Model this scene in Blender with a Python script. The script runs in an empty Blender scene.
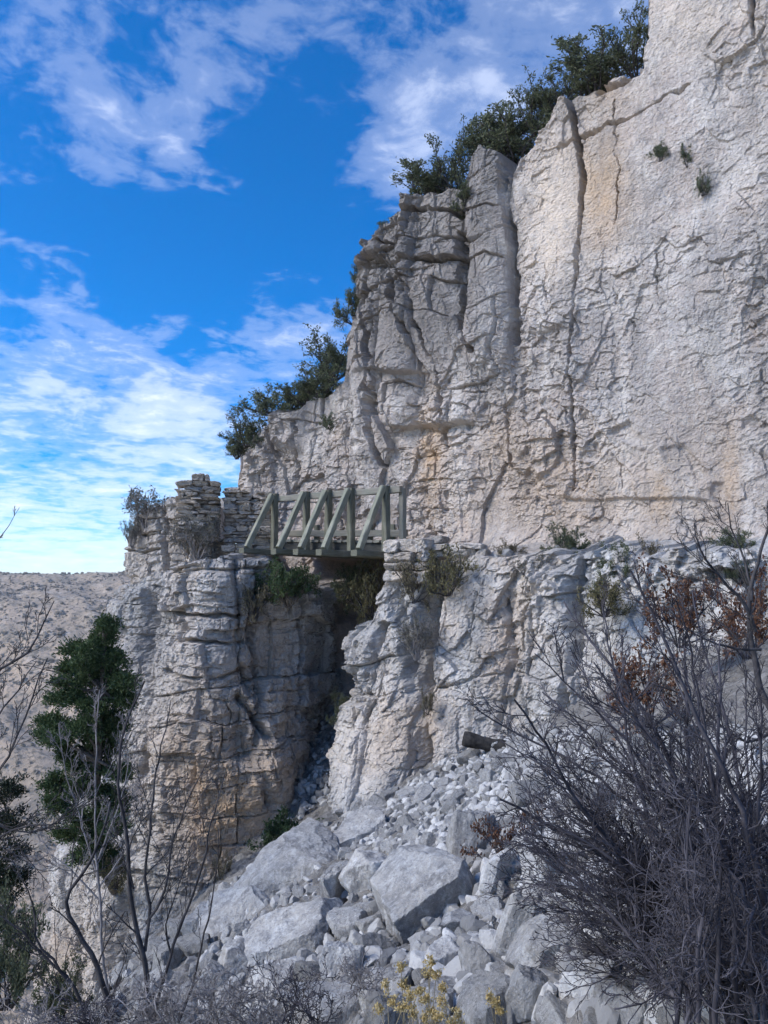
import bpy, math, random, time
from concurrent.futures import ThreadPoolExecutor
import numpy as np
from mathutils import Vector, Matrix, Euler

# ------------------------------------------------------------------ scene, camera
sc = bpy.context.scene
col = sc.collection
RNG = np.random.default_rng(7)
random.seed(7)
FPX, CX, CY = 770.0, 384.0, 512.0
PITCH = math.radians(6.5)
SP, CP = math.sin(PITCH), math.cos(PITCH)

def at(px, py, Y):
    """world point at distance Y (along +Y) in the direction of a photo pixel; the eye is the origin"""
    r, u = (px - CX) / FPX, (CY - py) / FPX
    d = np.array([r, CP - SP * u, SP + CP * u])
    return d * (Y / d[1])

def project(P):
    X, Y, Z = P[..., 0], P[..., 1], P[..., 2]
    f = CP * Y + SP * Z
    u = -SP * Y + CP * Z
    f = np.where(f < .05, .05, f)
    return CX + FPX * X / f, CY - FPX * u / f

def pX(px, Y):                       # plan x of a pixel column at distance Y near eye level
    return (px - CX) / FPX * Y

cam_d = bpy.data.cameras.new('camera')
cam_d.sensor_fit = 'AUTO'; cam_d.sensor_width = 36.0
cam_d.lens = 36.0 * FPX / 1024.0
cam_d.clip_start = .05; cam_d.clip_end = 20000
cam = bpy.data.objects.new('camera', cam_d); col.objects.link(cam)
cam.rotation_euler = (math.pi / 2 + PITCH, 0, 0)
sc.camera = cam

# ------------------------------------------------------------------ noise
def _hash(ix, iy, iz, seed):
    with np.errstate(over='ignore'):
        h = ix.astype(np.int32).view(np.uint32) * np.uint32(374761393)
        h = h + iy.astype(np.int32).view(np.uint32) * np.uint32(668265263)
        h += np.uint32((int(iz) * 2147483647 + seed * 974711) & 0xFFFFFFFF)
        h ^= h >> np.uint32(13); h *= np.uint32(1274126177); h ^= h >> np.uint32(16); h *= np.uint32(2246822519); h ^= h >> np.uint32(15)
    return h

_RT = np.random.default_rng(99)
_PERM = _RT.permutation(4096).astype(np.int32)
_PERM2 = np.concatenate([_PERM, _PERM])
_G3 = _RT.normal(size=(4096, 3)).astype(np.float32); _G3 /= np.linalg.norm(_G3, axis=1)[:, None]
_A2 = _RT.uniform(0, 2 * math.pi, 4096); _G2X = np.cos(_A2).astype(np.float32); _G2Y = np.sin(_A2).astype(np.float32)

def noise3(x, y, z, seed=0):
    """gradient noise, about -1..1 (a slice of it when the third coordinate is a number)"""
    x = np.asarray(x, np.float32)
    if np.isscalar(y): y = np.full(x.shape, y, np.float32)
    y = np.asarray(y, np.float32)
    xi, yi = np.floor(x), np.floor(y)
    xf, yf = x - xi, y - yi
    u = xf * xf * xf * (xf * (xf * 6 - 15) + 10); v = yf * yf * yf * (yf * (yf * 6 - 15) + 10)
    ix, iy = xi.astype(np.int32), yi.astype(np.int32)
    if np.isscalar(z):
        off = int(z * 37) + seed * 131
        p0 = _PERM[(ix + off) & 4095]; p1 = _PERM[(ix + (off + 1)) & 4095]
        def g(p, a, b):
            h = _PERM[(p + iy + b) & 4095]
            return _G2X[h] * (xf - a) + _G2Y[h] * (yf - b)
        l0 = g(p0, 0, 0); l0 += u * (g(p1, 1, 0) - l0)
        l1 = g(p0, 0, 1); l1 += u * (g(p1, 1, 1) - l1)
        return 1.4 * (l0 + v * (l1 - l0))
    z = np.asarray(z, np.float32); zi = np.floor(z); zf = z - zi; iz = zi.astype(np.int32)
    w = zf * zf * zf * (zf * (zf * 6 - 15) + 10)
    def g(a, b, c):
        h = _PERM[(_PERM[(_PERM[(ix + a + seed * 131) & 4095] + iy + b) & 4095] + iz + c) & 4095]; G = _G3[h]
        return G[..., 0] * (xf - a) + G[..., 1] * (yf - b) + G[..., 2] * (zf - c)
    def l(a, b, t): return a + (b - a) * t
    return 1.5 * l(l(l(g(0,0,0), g(1,0,0), u), l(g(0,1,0), g(1,1,0), u), v),
                   l(l(g(0,0,1), g(1,0,1), u), l(g(0,1,1), g(1,1,1), u), v), w)

def fbm(x, y, z, octv=4, seed=0, gain=.5, ridged=False):
    a, f, s, n = 1.0, 1.0, 0, 0
    for o in range(octv):
        q = noise3(x * f + o * 17.3, y * f, z * f, seed + o)
        if ridged: q = 1 - 2 * np.abs(q)
        s = s + a * q; n += a; a *= gain; f *= 2.03
    return s / n

def cells(u, v, seed=0, jitter=.85, cheb=0.0):
    """2-D cellular joints: (edge distance, three per-cell randoms, offset to the cell centre)"""
    u = np.asarray(u, np.float32); v = np.asarray(v, np.float32)
    iu, iv = np.floor(u), np.floor(v)
    f1 = np.full(u.shape, 9.0, np.float32); f2 = f1.copy()
    wu, wv, ox, oy = iu.copy(), iv.copy(), np.zeros_like(u), np.zeros_like(u)
    for a in (-1, 0, 1):
        for b in (-1, 0, 1):
            h = _hash(iu + a, iv + b, 0, seed)
            dx = u - (iu + (a + .5 - jitter * .5) + (h & np.uint32(1023)).astype(np.float32) * (jitter / 1023))
            dy = v - (iv + (b + .5 - jitter * .5) + ((h >> np.uint32(10)) & np.uint32(1023)).astype(np.float32) * (jitter / 1023))
            d = np.sqrt(dx * dx + dy * dy)
            if cheb: d = (1 - cheb) * d + cheb * np.maximum(np.abs(dx), np.abs(dy)) * 1.2
            m = d < f1
            f2 = np.where(m, f1, np.minimum(f2, d)); f1 = np.where(m, d, f1)
            wu[m] = (iu + a)[m]; wv[m] = (iv + b)[m]; ox = np.where(m, dx, ox); oy = np.where(m, dy, oy)
    h2 = _hash(wu, wv, 5, seed + 91)
    k = np.float32(1 / 1023)
    return f2 - f1, [(h2 & np.uint32(1023)).astype(np.float32) * k, ((h2 >> np.uint32(10)) & np.uint32(1023)).astype(np.float32) * k, ((h2 >> np.uint32(20)) & np.uint32(1023)).astype(np.float32) * k, ox, oy]

def sstep(a, b, x):
    t = np.clip((x - a) / (b - a), 0, 1); return t * t * (3 - 2 * t)

def joints(s, z, cs, cz, amp, seed, tilt=1.0, crack=.35, cw=.10, cheb=0.4, warp=1.0):
    """fractured-rock relief: every joint block stands at its own depth and tilt, with an open crack round it"""
    wu = warp * (.35 * noise3(s / cs * .7, z / cz * .7, 3.1, seed + 7) + .12 * noise3(s / cs * 2.3, z / cz * 2.3, 1.1, seed + 8))
    wv = warp * (.35 * noise3(s / cs * .7, z / cz * .7, 9.7, seed + 9) + .12 * noise3(s / cs * 2.3, z / cz * 2.3, 5.1, seed + 10))
    e, r = cells(s / cs + wu, z / cz + wv, seed, cheb=cheb)
    d = (r[0] - .5) + tilt * ((r[1] - .5) * r[3] + (r[2] - .35) * -r[4])
    return amp * d - amp * crack * (1 - sstep(0, cw, e))

def courses(s, z, h, w, amp, seed, gap=.06, tilt=.5):
    """bedded, squarish blocks: uneven beds cut by upright joints; every block at its own depth"""
    zz = z / h + .45 * noise3(s / w * .35, z / h * .2, 1.3, seed) + .10 * noise3(s / w * 1.6, z / h * .6, 2.3, seed + 1)
    zz = zz + .28 * np.sin(zz * 2.3 + seed)
    row = np.floor(zz); fz = zz - row
    hr = _hash(row, row * 0, 3, seed)
    r0 = (hr & np.uint32(1023)).astype(np.float32) / 1023; r1 = ((hr >> np.uint32(10)) & np.uint32(1023)).astype(np.float32) / 1023
    ss = s / (w * (.6 + .9 * r0)) + r1 * 7 + .16 * noise3(s / w * 1.2, z / h * 1.1, 4.3, seed + 2) + .22 * noise3(s / w * .5, row * .77, 4.3, seed + 3)
    c = np.floor(ss); fs = ss - c
    hb = _hash(c, row, 9, seed + 5)
    b = [((hb >> np.uint32(k)) & np.uint32(1023)).astype(np.float32) / 1023 - .5 for k in (0, 10, 20)]
    d = b[0] + .35 * (r0 - .5) + tilt * (b[1] * (fs - .5) + (b[2] - .15) * (fz - .5))
    e = np.minimum(np.minimum(fz, 1 - fz) * h, np.minimum(fs, 1 - fs) * w)
    return amp * d - amp * .55 * (1 - sstep(0, gap * h, e)) * np.clip(.7 + .9 * noise3(s / w, z / h, 8.3, seed + 6), 0, 1.3)

def seg_dist(px, py, poly):
    d = np.full(px.shape, 1e9)
    for (x0, y0), (x1, y1) in zip(poly[:-1], poly[1:]):
        vx, vy = x1 - x0, y1 - y0
        t = np.clip(((px - x0) * vx + (py - y0) * vy) / (vx * vx + vy * vy + 1e-9), 0, 1)
        d = np.minimum(d, np.hypot(px - x0 - t * vx, py - y0 - t * vy))
    return d

def blob(px, py, x, y, rx, ry):
    return np.exp(-(((px - x) / rx) ** 2 + ((py - y) / ry) ** 2))

# ------------------------------------------------------------------ mesh helpers
def mesh_np(name, V, F, mat=None, smooth=True, tri=None, attr=None):
    me = bpy.data.meshes.new(name)
    V = np.asarray(V, dtype=np.float32); me.vertices.add(len(V)); me.vertices.foreach_set('co', V.ravel())
    loops, starts, n = [], [], 0
    for A in (F, tri):
        if A is None or len(A) == 0: continue
        A = np.asarray(A, dtype=np.int32); k = A.shape[1]
        loops.append(A.ravel()); starts.append(n + np.arange(len(A), dtype=np.int32) * k); n += A.size
    L = np.concatenate(loops); S = np.concatenate(starts)
    me.loops.add(len(L)); me.loops.foreach_set('vertex_index', L)
    me.polygons.add(len(S)); me.polygons.foreach_set('loop_start', S)
    me.update(calc_edges=True)
    me.polygons.foreach_set('use_smooth', np.full(len(S), smooth, dtype=bool))
    if attr is not None:
        ca = me.color_attributes.new('stain', 'FLOAT_COLOR', 'POINT')
        ca.data.foreach_set('color', np.asarray(attr, dtype=np.float32).ravel())
    if mat: me.materials.append(mat)
    return me

def link(name, me, parent=None, loc=None):
    o = bpy.data.objects.new(name, me); col.objects.link(o)
    if parent is not None: o.parent = parent
    if loc is not None: o.location = loc
    return o

def tag(o, label=None, cat=None, group=None, kind=None):
    for k, v in (('label', label), ('category', cat), ('group', group), ('kind', kind)):
        if v: o[k] = v
    return o

def empty(name, loc, label, cat, group=None, rz=0.0, scale=1.0):
    o = bpy.data.objects.new(name, None); col.objects.link(o)
    o.location = loc; o.rotation_euler = (0, 0, rz); o.empty_display_size = .2
    o.scale = (scale,) * 3 if np.isscalar(scale) else scale
    return tag(o, label, cat, group)

def copy_tree(o, parent=None):
    c = o.copy(); col.objects.link(c); c.parent = parent
    for ch in [x for x in bpy.data.objects if x.parent == o]: copy_tree(ch, c)
    return c

def grid_faces(nr, nc):
    i = np.arange(nr * nc).reshape(nr, nc)
    return np.stack([i[:-1, :-1], i[:-1, 1:], i[1:, 1:], i[1:, :-1]], -1).reshape(-1, 4)

def smooth_path(pts, n):
    pts = np.asarray(pts, float)
    P = np.vstack([2 * pts[0] - pts[1], pts, 2 * pts[-1] - pts[-2]])
    out = []
    for i in range(1, len(P) - 2):
        t = np.linspace(0, 1, 24, endpoint=False)[:, None]
        a, b, c, d = P[i-1], P[i], P[i+1], P[i+2]
        out.append(.5 * (2*b + (c-a)*t + (2*a-5*b+4*c-d)*t*t + (3*b-a-3*c+d)*t**3))
    return np.vstack(out + [pts[-1:]])

def resample(dense, u):
    seg = np.r_[0, np.cumsum(np.linalg.norm(np.diff(dense, axis=0), axis=1))]
    return np.stack([np.interp(u * seg[-1], seg, dense[:, k]) for k in range(dense.shape[1])], -1), seg[-1]

# ------------------------------------------------------------------ materials
def mat_new(name):
    m = bpy.data.materials.new(name); m.use_nodes = True
    nt = m.node_tree; nt.nodes.clear()
    out = nt.nodes.new('ShaderNodeOutputMaterial'); b = nt.nodes.new('ShaderNodeBsdfPrincipled')
    nt.links.new(b.outputs[0], out.inputs[0])
    b.inputs['Roughness'].default_value = .9
    b.inputs['Specular IOR Level'].default_value = .25
    return m, nt, b

class NT:
    def __init__(s, nt): s.nt = nt
    def n(s, t, **kw):
        x = s.nt.nodes.new(t)
        for k, v in kw.items():
            if k.startswith('i_'):
                x.inputs[k[2:].replace('_', ' ')].default_value = v
            else: setattr(x, k, v)
        return x
    def l(s, a, b): s.nt.links.new(a, b)
    def noise(s, vec, scale, detail=5, rough=.55, dist=0.0):
        x = s.n('ShaderNodeTexNoise'); x.inputs['Scale'].default_value = scale; x.inputs['Detail'].default_value = detail
        x.inputs['Roughness'].default_value = rough; x.inputs['Distortion'].default_value = dist
        if vec is not None: s.l(vec, x.inputs['Vector'])
        return x.outputs['Fac']
    def ramp(s, fac, stops, interp='LINEAR'):
        x = s.n('ShaderNodeValToRGB'); cr = x.color_ramp; cr.interpolation = interp
        while len(cr.elements) < len(stops): cr.elements.new(.5)
        for e, (p, c) in zip(cr.elements, stops):
            e.position = p; e.color = (c, c, c, 1) if np.isscalar(c) else (*c, 1)
        s.l(fac, x.inputs[0]); return x.outputs[0]
    def mix(s, fac, a, b, mode='MIX'):
        x = s.n('ShaderNodeMix', data_type='RGBA', blend_type=mode)
        for v, i in ((fac, 0), (a, 6), (b, 7)):
            if isinstance(v, bpy.types.NodeSocket): s.l(v, x.inputs[i])
            elif i == 0: x.inputs[0].default_value = v
            else: x.inputs[i].default_value = (*v, 1)
        return x.outputs[2]
    def math(s, op, a, b=None, c=None, clamp=False):
        x = s.n('ShaderNodeMath', operation=op, use_clamp=clamp)
        for i, v in enumerate((a, b, c)):
            if v is None: continue
            if isinstance(v, bpy.types.NodeSocket): s.l(v, x.inputs[i])
            else: x.inputs[i].default_value = v
        return x.outputs[0]
    def mapping(s, vec, scale=(1, 1, 1), rot=(0, 0, 0), loc=(0, 0, 0)):
        x = s.n('ShaderNodeMapping'); x.inputs['Scale'].default_value = scale; x.inputs['Rotation'].default_value = rot
        x.inputs['Location'].default_value = loc; s.l(vec, x.inputs[0]); return x.outputs[0]

def rock_material(name, base, warm, dark, pale, bump=.5, stain=True, fine=1.0, warm_amt=.5, isl=False, rand=False):
    m, nt, b = mat_new(name); N = NT(nt)
    vec = N.n('ShaderNodeTexCoord').outputs['Object']
    if rand:
        oi = N.n('ShaderNodeObjectInfo')
        add = N.n('ShaderNodeVectorMath', operation='ADD'); N.l(vec, add.inputs[0])
        sc_ = N.n('ShaderNodeVectorMath', operation='SCALE'); sc_.inputs[0].default_value = (13, 7, 5); sc_.inputs['Scale'].default_value = 3
        N.l(oi.outputs['Random'], sc_.inputs['Scale']); N.l(sc_.outputs[0], add.inputs[1]); vec = add.outputs[0]
    n1 = N.noise(vec, .9 * fine, 6, .6, .3); n2 = N.noise(vec, 4.5 * fine, 8, .65, .4); n3 = N.noise(vec, 28 * fine, 4, .6)
    streak = N.noise(N.mapping(vec, (1, 1, .16)), 2.2 * fine, 6, .6, .5)
    c = N.mix(N.ramp(n1, [(.41, 0), (.59, 1)]), base, warm)
    pt = N.noise(vec, .55 * fine, 7, .68, .6)
    c = N.mix(N.math('MULTIPLY', N.ramp(pt, [(.52, 0), (.60, 1)]), .55), c, tuple(.5 * a_ + .5 * b_ for a_, b_ in zip(base, dark)))
    c = N.mix(N.math('MULTIPLY', N.ramp(pt, [(.36, 1), (.44, 0)]), .6), c, pale)
    c = N.mix(N.math('MULTIPLY', N.ramp(streak, [(.48, 0), (.66, 1)]), .7), c, dark)
    c = N.mix(N.math('MULTIPLY', N.ramp(n2, [(.52, 0), (.64, 1)]), .7), c, pale)
    c = N.mix(N.math('MULTIPLY', N.ramp(n2, [(.28, 1), (.46, 0)]), .5), c, dark)
    lich = N.noise(vec, 11 * fine, 6, .7)
    fk = N.noise(N.mapping(vec, (1.3, 1.3, .8), (.3, .5, .2)), 9 * fine, 8, .78, .5)
    c = N.mix(N.math('MULTIPLY', N.ramp(fk, [(.53, 0), (.62, 1)]), .6), c, pale)
    c = N.mix(N.math('MULTIPLY', N.ramp(fk, [(.36, 1), (.44, 0)]), .6), c, dark)
    pk = N.noise(vec, 1.7 * fine, 5, .6, .4)
    c = N.mix(N.math('MULTIPLY', N.ramp(pk, [(.50, 0), (.64, 1)]), .55), c, tuple(x * 1.06 for x in warm))
    c = N.mix(N.math('MULTIPLY', N.ramp(lich, [(.56, 0), (.66, 1)]), .5), c, dark)
    c = N.mix(N.math('MULTIPLY', N.ramp(n3, [(.3, 1), (.5, 0)]), .25), c, dark)
    if stain:
        st2 = N.noise(N.mapping(vec, (1, 1, .07)), 1.5, 7, .62, .3); st3 = N.noise(N.mapping(vec, (1, 1, .10), (0, 0, 0), (3, 9, 1)), 5.5, 5, .6, .3)
        pz = N.noise(vec, .8, 8, .7, .8)
        c = N.mix(N.math('MULTIPLY', N.ramp(st2, [(.53, 0), (.60, 1)]), .55), c, tuple(.35 * a_ + .65 * b_ for a_, b_ in zip(base, dark)))
        c = N.mix(N.math('MULTIPLY', N.ramp(st2, [(.38, 1), (.45, 0)]), .55), c, pale)
        c = N.mix(N.math('MULTIPLY', N.math('MULTIPLY', N.ramp(st3, [(.56, 0), (.62, 1)]), N.ramp(pz, [(.42, 0), (.58, 1)])), .6), c, dark)
        c = N.mix(N.math('MULTIPLY', N.ramp(pz, [(.54, 0), (.59, 1)]), .45), c, pale)
        c = N.mix(N.math('MULTIPLY', N.ramp(pz, [(.36, 1), (.42, 0)]), .55), c, tuple(.3 * a_ + .7 * b_ for a_, b_ in zip(base, dark)))
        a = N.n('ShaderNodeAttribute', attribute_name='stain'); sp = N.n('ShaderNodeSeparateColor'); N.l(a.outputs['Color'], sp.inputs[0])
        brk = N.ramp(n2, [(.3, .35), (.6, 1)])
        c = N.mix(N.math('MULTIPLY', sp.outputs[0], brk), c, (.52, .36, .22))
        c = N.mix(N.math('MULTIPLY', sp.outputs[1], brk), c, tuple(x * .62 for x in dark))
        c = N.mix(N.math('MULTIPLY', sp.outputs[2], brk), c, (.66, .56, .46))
    if isl:
        g_ = N.n('ShaderNodeNewGeometry'); hv = N.n('ShaderNodeHueSaturation'); N.l(c, hv.inputs['Color'])
        N.l(N.math('MULTIPLY_ADD', g_.outputs['Random Per Island'], .55, .7), hv.inputs['Value']); c = hv.outputs[0]
    if rand:
        hv = N.n('ShaderNodeHueSaturation'); N.l(c, hv.inputs['Color'])
        N.l(N.math('MULTIPLY_ADD', oi.outputs['Random'], .5, .62), hv.inputs['Value']); c = hv.outputs[0]
    N.l(c, b.inputs['Base Color'])
    vor = N.n('ShaderNodeTexVoronoi', feature='DISTANCE_TO_EDGE'); vor.inputs['Scale'].default_value = 5.5 * fine
    wv = N.n('ShaderNodeVectorMath', operation='MULTIPLY_ADD')
    nc = N.n('ShaderNodeTexNoise'); nc.inputs['Scale'].default_value = 3 * fine; N.l(vec, nc.inputs['Vector'])
    N.l(nc.outputs['Color'], wv.inputs[0]); wv.inputs[1].default_value = (.35, .35, .35); N.l(vec, wv.inputs[2]); N.l(wv.outputs[0], vor.inputs['Vector'])
    cr = N.ramp(vor.outputs['Distance'], [(0, 0), (.05, 1)])
    chips = []
    for k_, (vs, am) in enumerate(((10, .38), (23, .2))):
        vf = N.n('ShaderNodeTexVoronoi', feature='F1'); vf.inputs['Scale'].default_value = vs * fine; N.l(wv.outputs[0], vf.inputs['Vector'])
        ss_ = N.n('ShaderNodeSeparateColor'); N.l(vf.outputs['Color'], ss_.inputs[0])
        chips.append(N.math('MULTIPLY', N.math('ADD', ss_.outputs[0], N.math('MULTIPLY', vf.outputs['Distance'], N.math('SUBTRACT', ss_.outputs[1], .2))), am))
    h = N.math('ADD', N.math('ADD', N.math('MULTIPLY', cr, .06), N.math('ADD', chips[0], chips[1])), N.math('ADD', N.math('MULTIPLY', n2, .8), N.math('ADD', N.math('MULTIPLY', n3, .34), N.math('MULTIPLY', lich, .35))))
    bp = N.n('ShaderNodeBump'); bp.inputs['Strength'].default_value = bump; bp.inputs['Distance'].default_value = .08 / fine
    N.l(h, bp.inputs['Height']); N.l(bp.outputs[0], b.inputs['Normal'])
    return m

M = {}
M['cliff'] = rock_material('cliff_limestone', (.45, .42, .40), (.48, .41, .365), (.20, .195, .195), (.64, .605, .565), bump=.7)
M['buttress'] = rock_material('buttress_limestone', (.44, .42, .395), (.45, .395, .345), (.20, .198, .198), (.60, .575, .54), bump=.8)
M['lower'] = rock_material('lower_limestone', (.47, .455, .43), (.48, .43, .38), (.22, .22, .22), (.64, .62, .59), bump=.75)
M['boulder'] = rock_material('boulder_limestone', (.40, .395, .385), (.40, .38, .35), (.13, .13, .137), (.60, .595, .58), bump=.6, stain=False, fine=2.6, rand=True)
M['stone'] = rock_material('wall_stone', (.46, .42, .37), (.47, .40, .33), (.20, .19, .18), (.62, .56, .50), bump=.6, stain=False, fine=2.0, isl=True)
M['scree'] = rock_material('scree_ground', (.27, .255, .235), (.22, .205, .185), (.09, .088, .085), (.42, .40, .375), bump=1.0, stain=False, fine=2.2)

def bark_material(name, c0, c1, scale=30):
    m, nt, b = mat_new(name); N = NT(nt)
    vec = N.n('ShaderNodeTexCoord').outputs['Object']
    N.l(N.mix(N.ramp(N.noise(vec, scale, 4), [(.35, 0), (.65, 1)]), c0, c1), b.inputs['Base Color'])
    return m
M['twig_purple'] = bark_material('purple_grey_twig', (.026, .024, .030), (.11, .102, .115), 9)
M['twig_grey'] = bark_material('silver_grey_twig', (.15, .14, .14), (.28, .26, .255), 9)
M['twig_dark'] = bark_material('dark_sapling_bark', (.030, .028, .030), (.085, .078, .078), 14)
M['bark'] = bark_material('juniper_bark', (.06, .05, .042), (.14, .12, .10), 20)
M['stalk'] = bark_material('dry_stalk', (.20, .17, .11), (.32, .27, .17), 30)
M['log'] = bark_material('charred_log', (.012, .012, .013), (.05, .046, .043), 18)

def leaf_material(name, stops, trans=.25, rough=.6):
    m, nt, b = mat_new(name); N = NT(nt)
    g = N.n('ShaderNodeNewGeometry')
    N.l(N.ramp(g.outputs['Random Per Island'], stops), b.inputs['Base Color'])
    b.inputs['Roughness'].default_value = rough
    tr = N.n('ShaderNodeBsdfTranslucent'); N.l(N.ramp(g.outputs['Random Per Island'], stops), tr.inputs['Color'])
    mx = N.n('ShaderNodeMixShader'); mx.inputs[0].default_value = trans
    N.l(b.outputs[0], mx.inputs[1]); N.l(tr.outputs[0], mx.inputs[2])
    out = [x for x in nt.nodes if x.type == 'OUTPUT_MATERIAL'][0]
    N.l(mx.outputs[0], out.inputs[0])
    return m
M['leaf_olive'] = leaf_material('olive_leaves', [(0, (.065, .085, .052)), (.6, (.12, .14, .08)), (1, (.20, .215, .13))], .35)
M['leaf_juniper'] = leaf_material('juniper_sprays', [(0, (.032, .058, .026)), (.6, (.062, .100, .040)), (1, (.11, .15, .062))])
M['leaf_shaded'] = leaf_material('shaded_juniper_sprays', [(0, (.014, .024, .016)), (.6, (.028, .042, .026)), (1, (.05, .065, .038))])  # juniper leaves darkened: the shade on the left-edge tree is painted in
M['leaf_grey'] = leaf_material('grey_sage_leaves', [(0, (.09, .09, .075)), (.6, (.15, .145, .12)), (1, (.22, .21, .17))])
M['leaf_brown'] = leaf_material('tan_dry_leaves', [(0, (.10, .085, .06)), (.6, (.17, .15, .09)), (1, (.24, .20, .11))])
M['leaf_yellow'] = leaf_material('yellow_green_leaves', [(0, (.09, .085, .04)), (.6, (.16, .145, .07)), (1, (.24, .21, .11))])
M['leaf_rust'] = leaf_material('rusty_oak_leaves', [(0, (.09, .040, .024)), (.6, (.15, .072, .042)), (1, (.22, .125, .075))])
M['flower'] = leaf_material('straw_flower_heads', [(0, (.42, .31, .12)), (.6, (.55, .43, .20)), (1, (.68, .57, .33))])

def wood_material(name, c0, c1, c2):
    m, nt, b = mat_new(name); N = NT(nt)
    vec = N.n('ShaderNodeTexCoord').outputs['Object']
    g = N.noise(N.mapping(vec, (14, 14, 1.2)), 3.0, 6, .6, .6)
    c = N.mix(N.ramp(g, [(.3, 0), (.7, 1)]), c0, c1)
    c = N.mix(N.math('MULTIPLY', N.ramp(N.noise(vec, 3.2, 5), [(.5, 0), (.7, 1)]), .6), c, c2)
    N.l(c, b.inputs['Base Color'])
    bp = N.n('ShaderNodeBump'); bp.inputs['Strength'].default_value = .4; bp.inputs['Distance'].default_value = .01
    N.l(g, bp.inputs['Height']); N.l(bp.outputs[0], b.inputs['Normal'])
    return m
M['wood'] = wood_material('weathered_green_timber', (.085, .088, .066), (.18, .178, .135), (.26, .25, .20))
M['wood_skylit'] = wood_material('skylit_green_timber', (.15, .155, .118), (.27, .27, .21), (.36, .35, .28))  # brace timber, lightened in colour for the skylight falling on the braces
M['wood_shaded'] = wood_material('shaded_timber', (.035, .036, .034), (.07, .07, .062), (.10, .10, .09))  # stringer timber, with the shade under the deck put into its colour
M['wood_grey'] = wood_material('weathered_grey_rail', (.15, .145, .12), (.25, .235, .20), (.19, .21, .17))

# ------------------------------------------------------------------ rock faces
def rock_sheet(name, top, bot, zb, ztop_of, ns, nz, disp, mat, roof, roof_rise=.08, fpow=1.0, ztop_ref=None, u=None, nsm=9):
    """a cliff face: a plan line (top) that passes into another (bot) with depth, displaced outward"""
    if u is None: u = np.linspace(0, 1, ns)
    T, Ls = resample(smooth_path(top, 0), u); B, _ = resample(smooth_path(bot, 0), u)
    zr = ztop_ref
    s = u * Ls
    P0 = np.stack([T[:, 0], T[:, 1], np.full(len(u), zr)], -1)
    zt = ztop_of(s, T)
    v = np.linspace(0, 1, nz)[:, None]
    Z = np.minimum(zb + v * (zt.max() - zb), zt[None, :])
    f = np.clip((zr - Z) / (zr - zb), 0, 1) ** fpow
    X = T[None, :, 0] * (1 - f) + B[None, :, 0] * f; Y = T[None, :, 1] * (1 - f) + B[None, :, 1] * f
    tx, ty = np.gradient(T[:, 0]), np.gradient(T[:, 1]); ln = np.hypot(tx, ty)
    nx, ny = ty / ln, -tx / ln
    k = nsm; ker = np.ones(2 * k + 1) / (2 * k + 1)
    nx = np.convolve(np.pad(nx, k, mode='edge'), ker, 'valid'); ny = np.convolve(np.pad(ny, k, mode='edge'), ker, 'valid')
    S = np.broadcast_to(s[None, :], Z.shape)
    P = np.stack([X, Y, Z], -1)
    nch = 16; cut = np.linspace(0, nz, nch + 1).astype(int)
    f32 = lambda q: np.ascontiguousarray(q, dtype=np.float32)
    with ThreadPoolExecutor(4) as ex:
        res = list(ex.map(lambda k: disp(f32(S[cut[k]:cut[k+1]]), f32(Z[cut[k]:cut[k+1]]), P[cut[k]:cut[k+1]], Ls), range(nch)))
    D = np.concatenate([q[0] for q in res], 0); A = np.concatenate([q[1] for q in res], 0)
    P = np.stack([X + nx[None, :] * D, Y + ny[None, :] * D, Z], -1)
    # roof: the rows beyond the brow run back towards a line behind
    rows = []
    R, _ = resample(smooth_path(roof, 0), u)
    for q in (.04, .10, .18, .28, .4, .55, .72, .86, 1.0):
        rx = P[-1, :, 0] * (1 - q) + R[:, 0] * q; ry = P[-1, :, 1] * (1 - q) + R[:, 1] * q
        rz = P[-1, :, 2] * (1 - q * .6) + (np.mean(P[-1, :, 2]) if R.shape[1] < 3 else R[:, 2]) * q * .6 if False else P[-1, :, 2] + roof_rise * q * np.hypot(R[:, 0] - P[-1, :, 0], R[:, 1] - P[-1, :, 1])
        rz = rz + (.10 * noise3(rx * 1.7, ry * 1.7, 0.3, 5) + .05 * noise3(rx * 5, ry * 5, 0.3, 6)) * min(1, q * 6)
        rows.append(np.stack([rx, ry, rz], -1))
    P = np.concatenate([P, np.array(rows)], 0)
    A = np.concatenate([A, np.repeat(A[-1:], len(rows), 0)], 0)
    me = mesh_np(name, P.reshape(-1, 3), grid_faces(P.shape[0], P.shape[1]), mat, False, attr=A.reshape(-1, 4))
    return link(name, me)

def top_from_pixels(prof, extra=0.0, rough=.06, seed=3, step=.35):
    xs = np.array([p[0] for p in prof], float); ys = np.array([p[1] for p in prof], float)
    def f(s, T):
        px = CX + FPX * T[:, 0] / (CP * T[:, 1]); z = np.zeros(len(s))
        for _ in range(4):
            px = CX + FPX * T[:, 0] / (CP * T[:, 1] + SP * z)
            py = np.interp(px, xs, ys)
            u = (CY - py) / FPX
            z = T[:, 1] * (SP + CP * u) / (CP - SP * u)
        n = noise3(s * 2.2, 0.5, 0.2, seed) * 1.2 + noise3(s * 6, .5, .2, seed + 1) * .6
        blk = _hash(np.floor(s / step + .4 * noise3(s, .1, .9, seed)), np.zeros_like(s), 0, seed) / 4294967295.0 - .5
        return z + rough * n + rough * 1.6 * blk + extra
    return f

def pack(warm, dark, pale):
    return np.stack([np.clip(warm, 0, 1), np.clip(dark, 0, 1), np.clip(pale, 0, 1), np.ones_like(warm)], -1)

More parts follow.
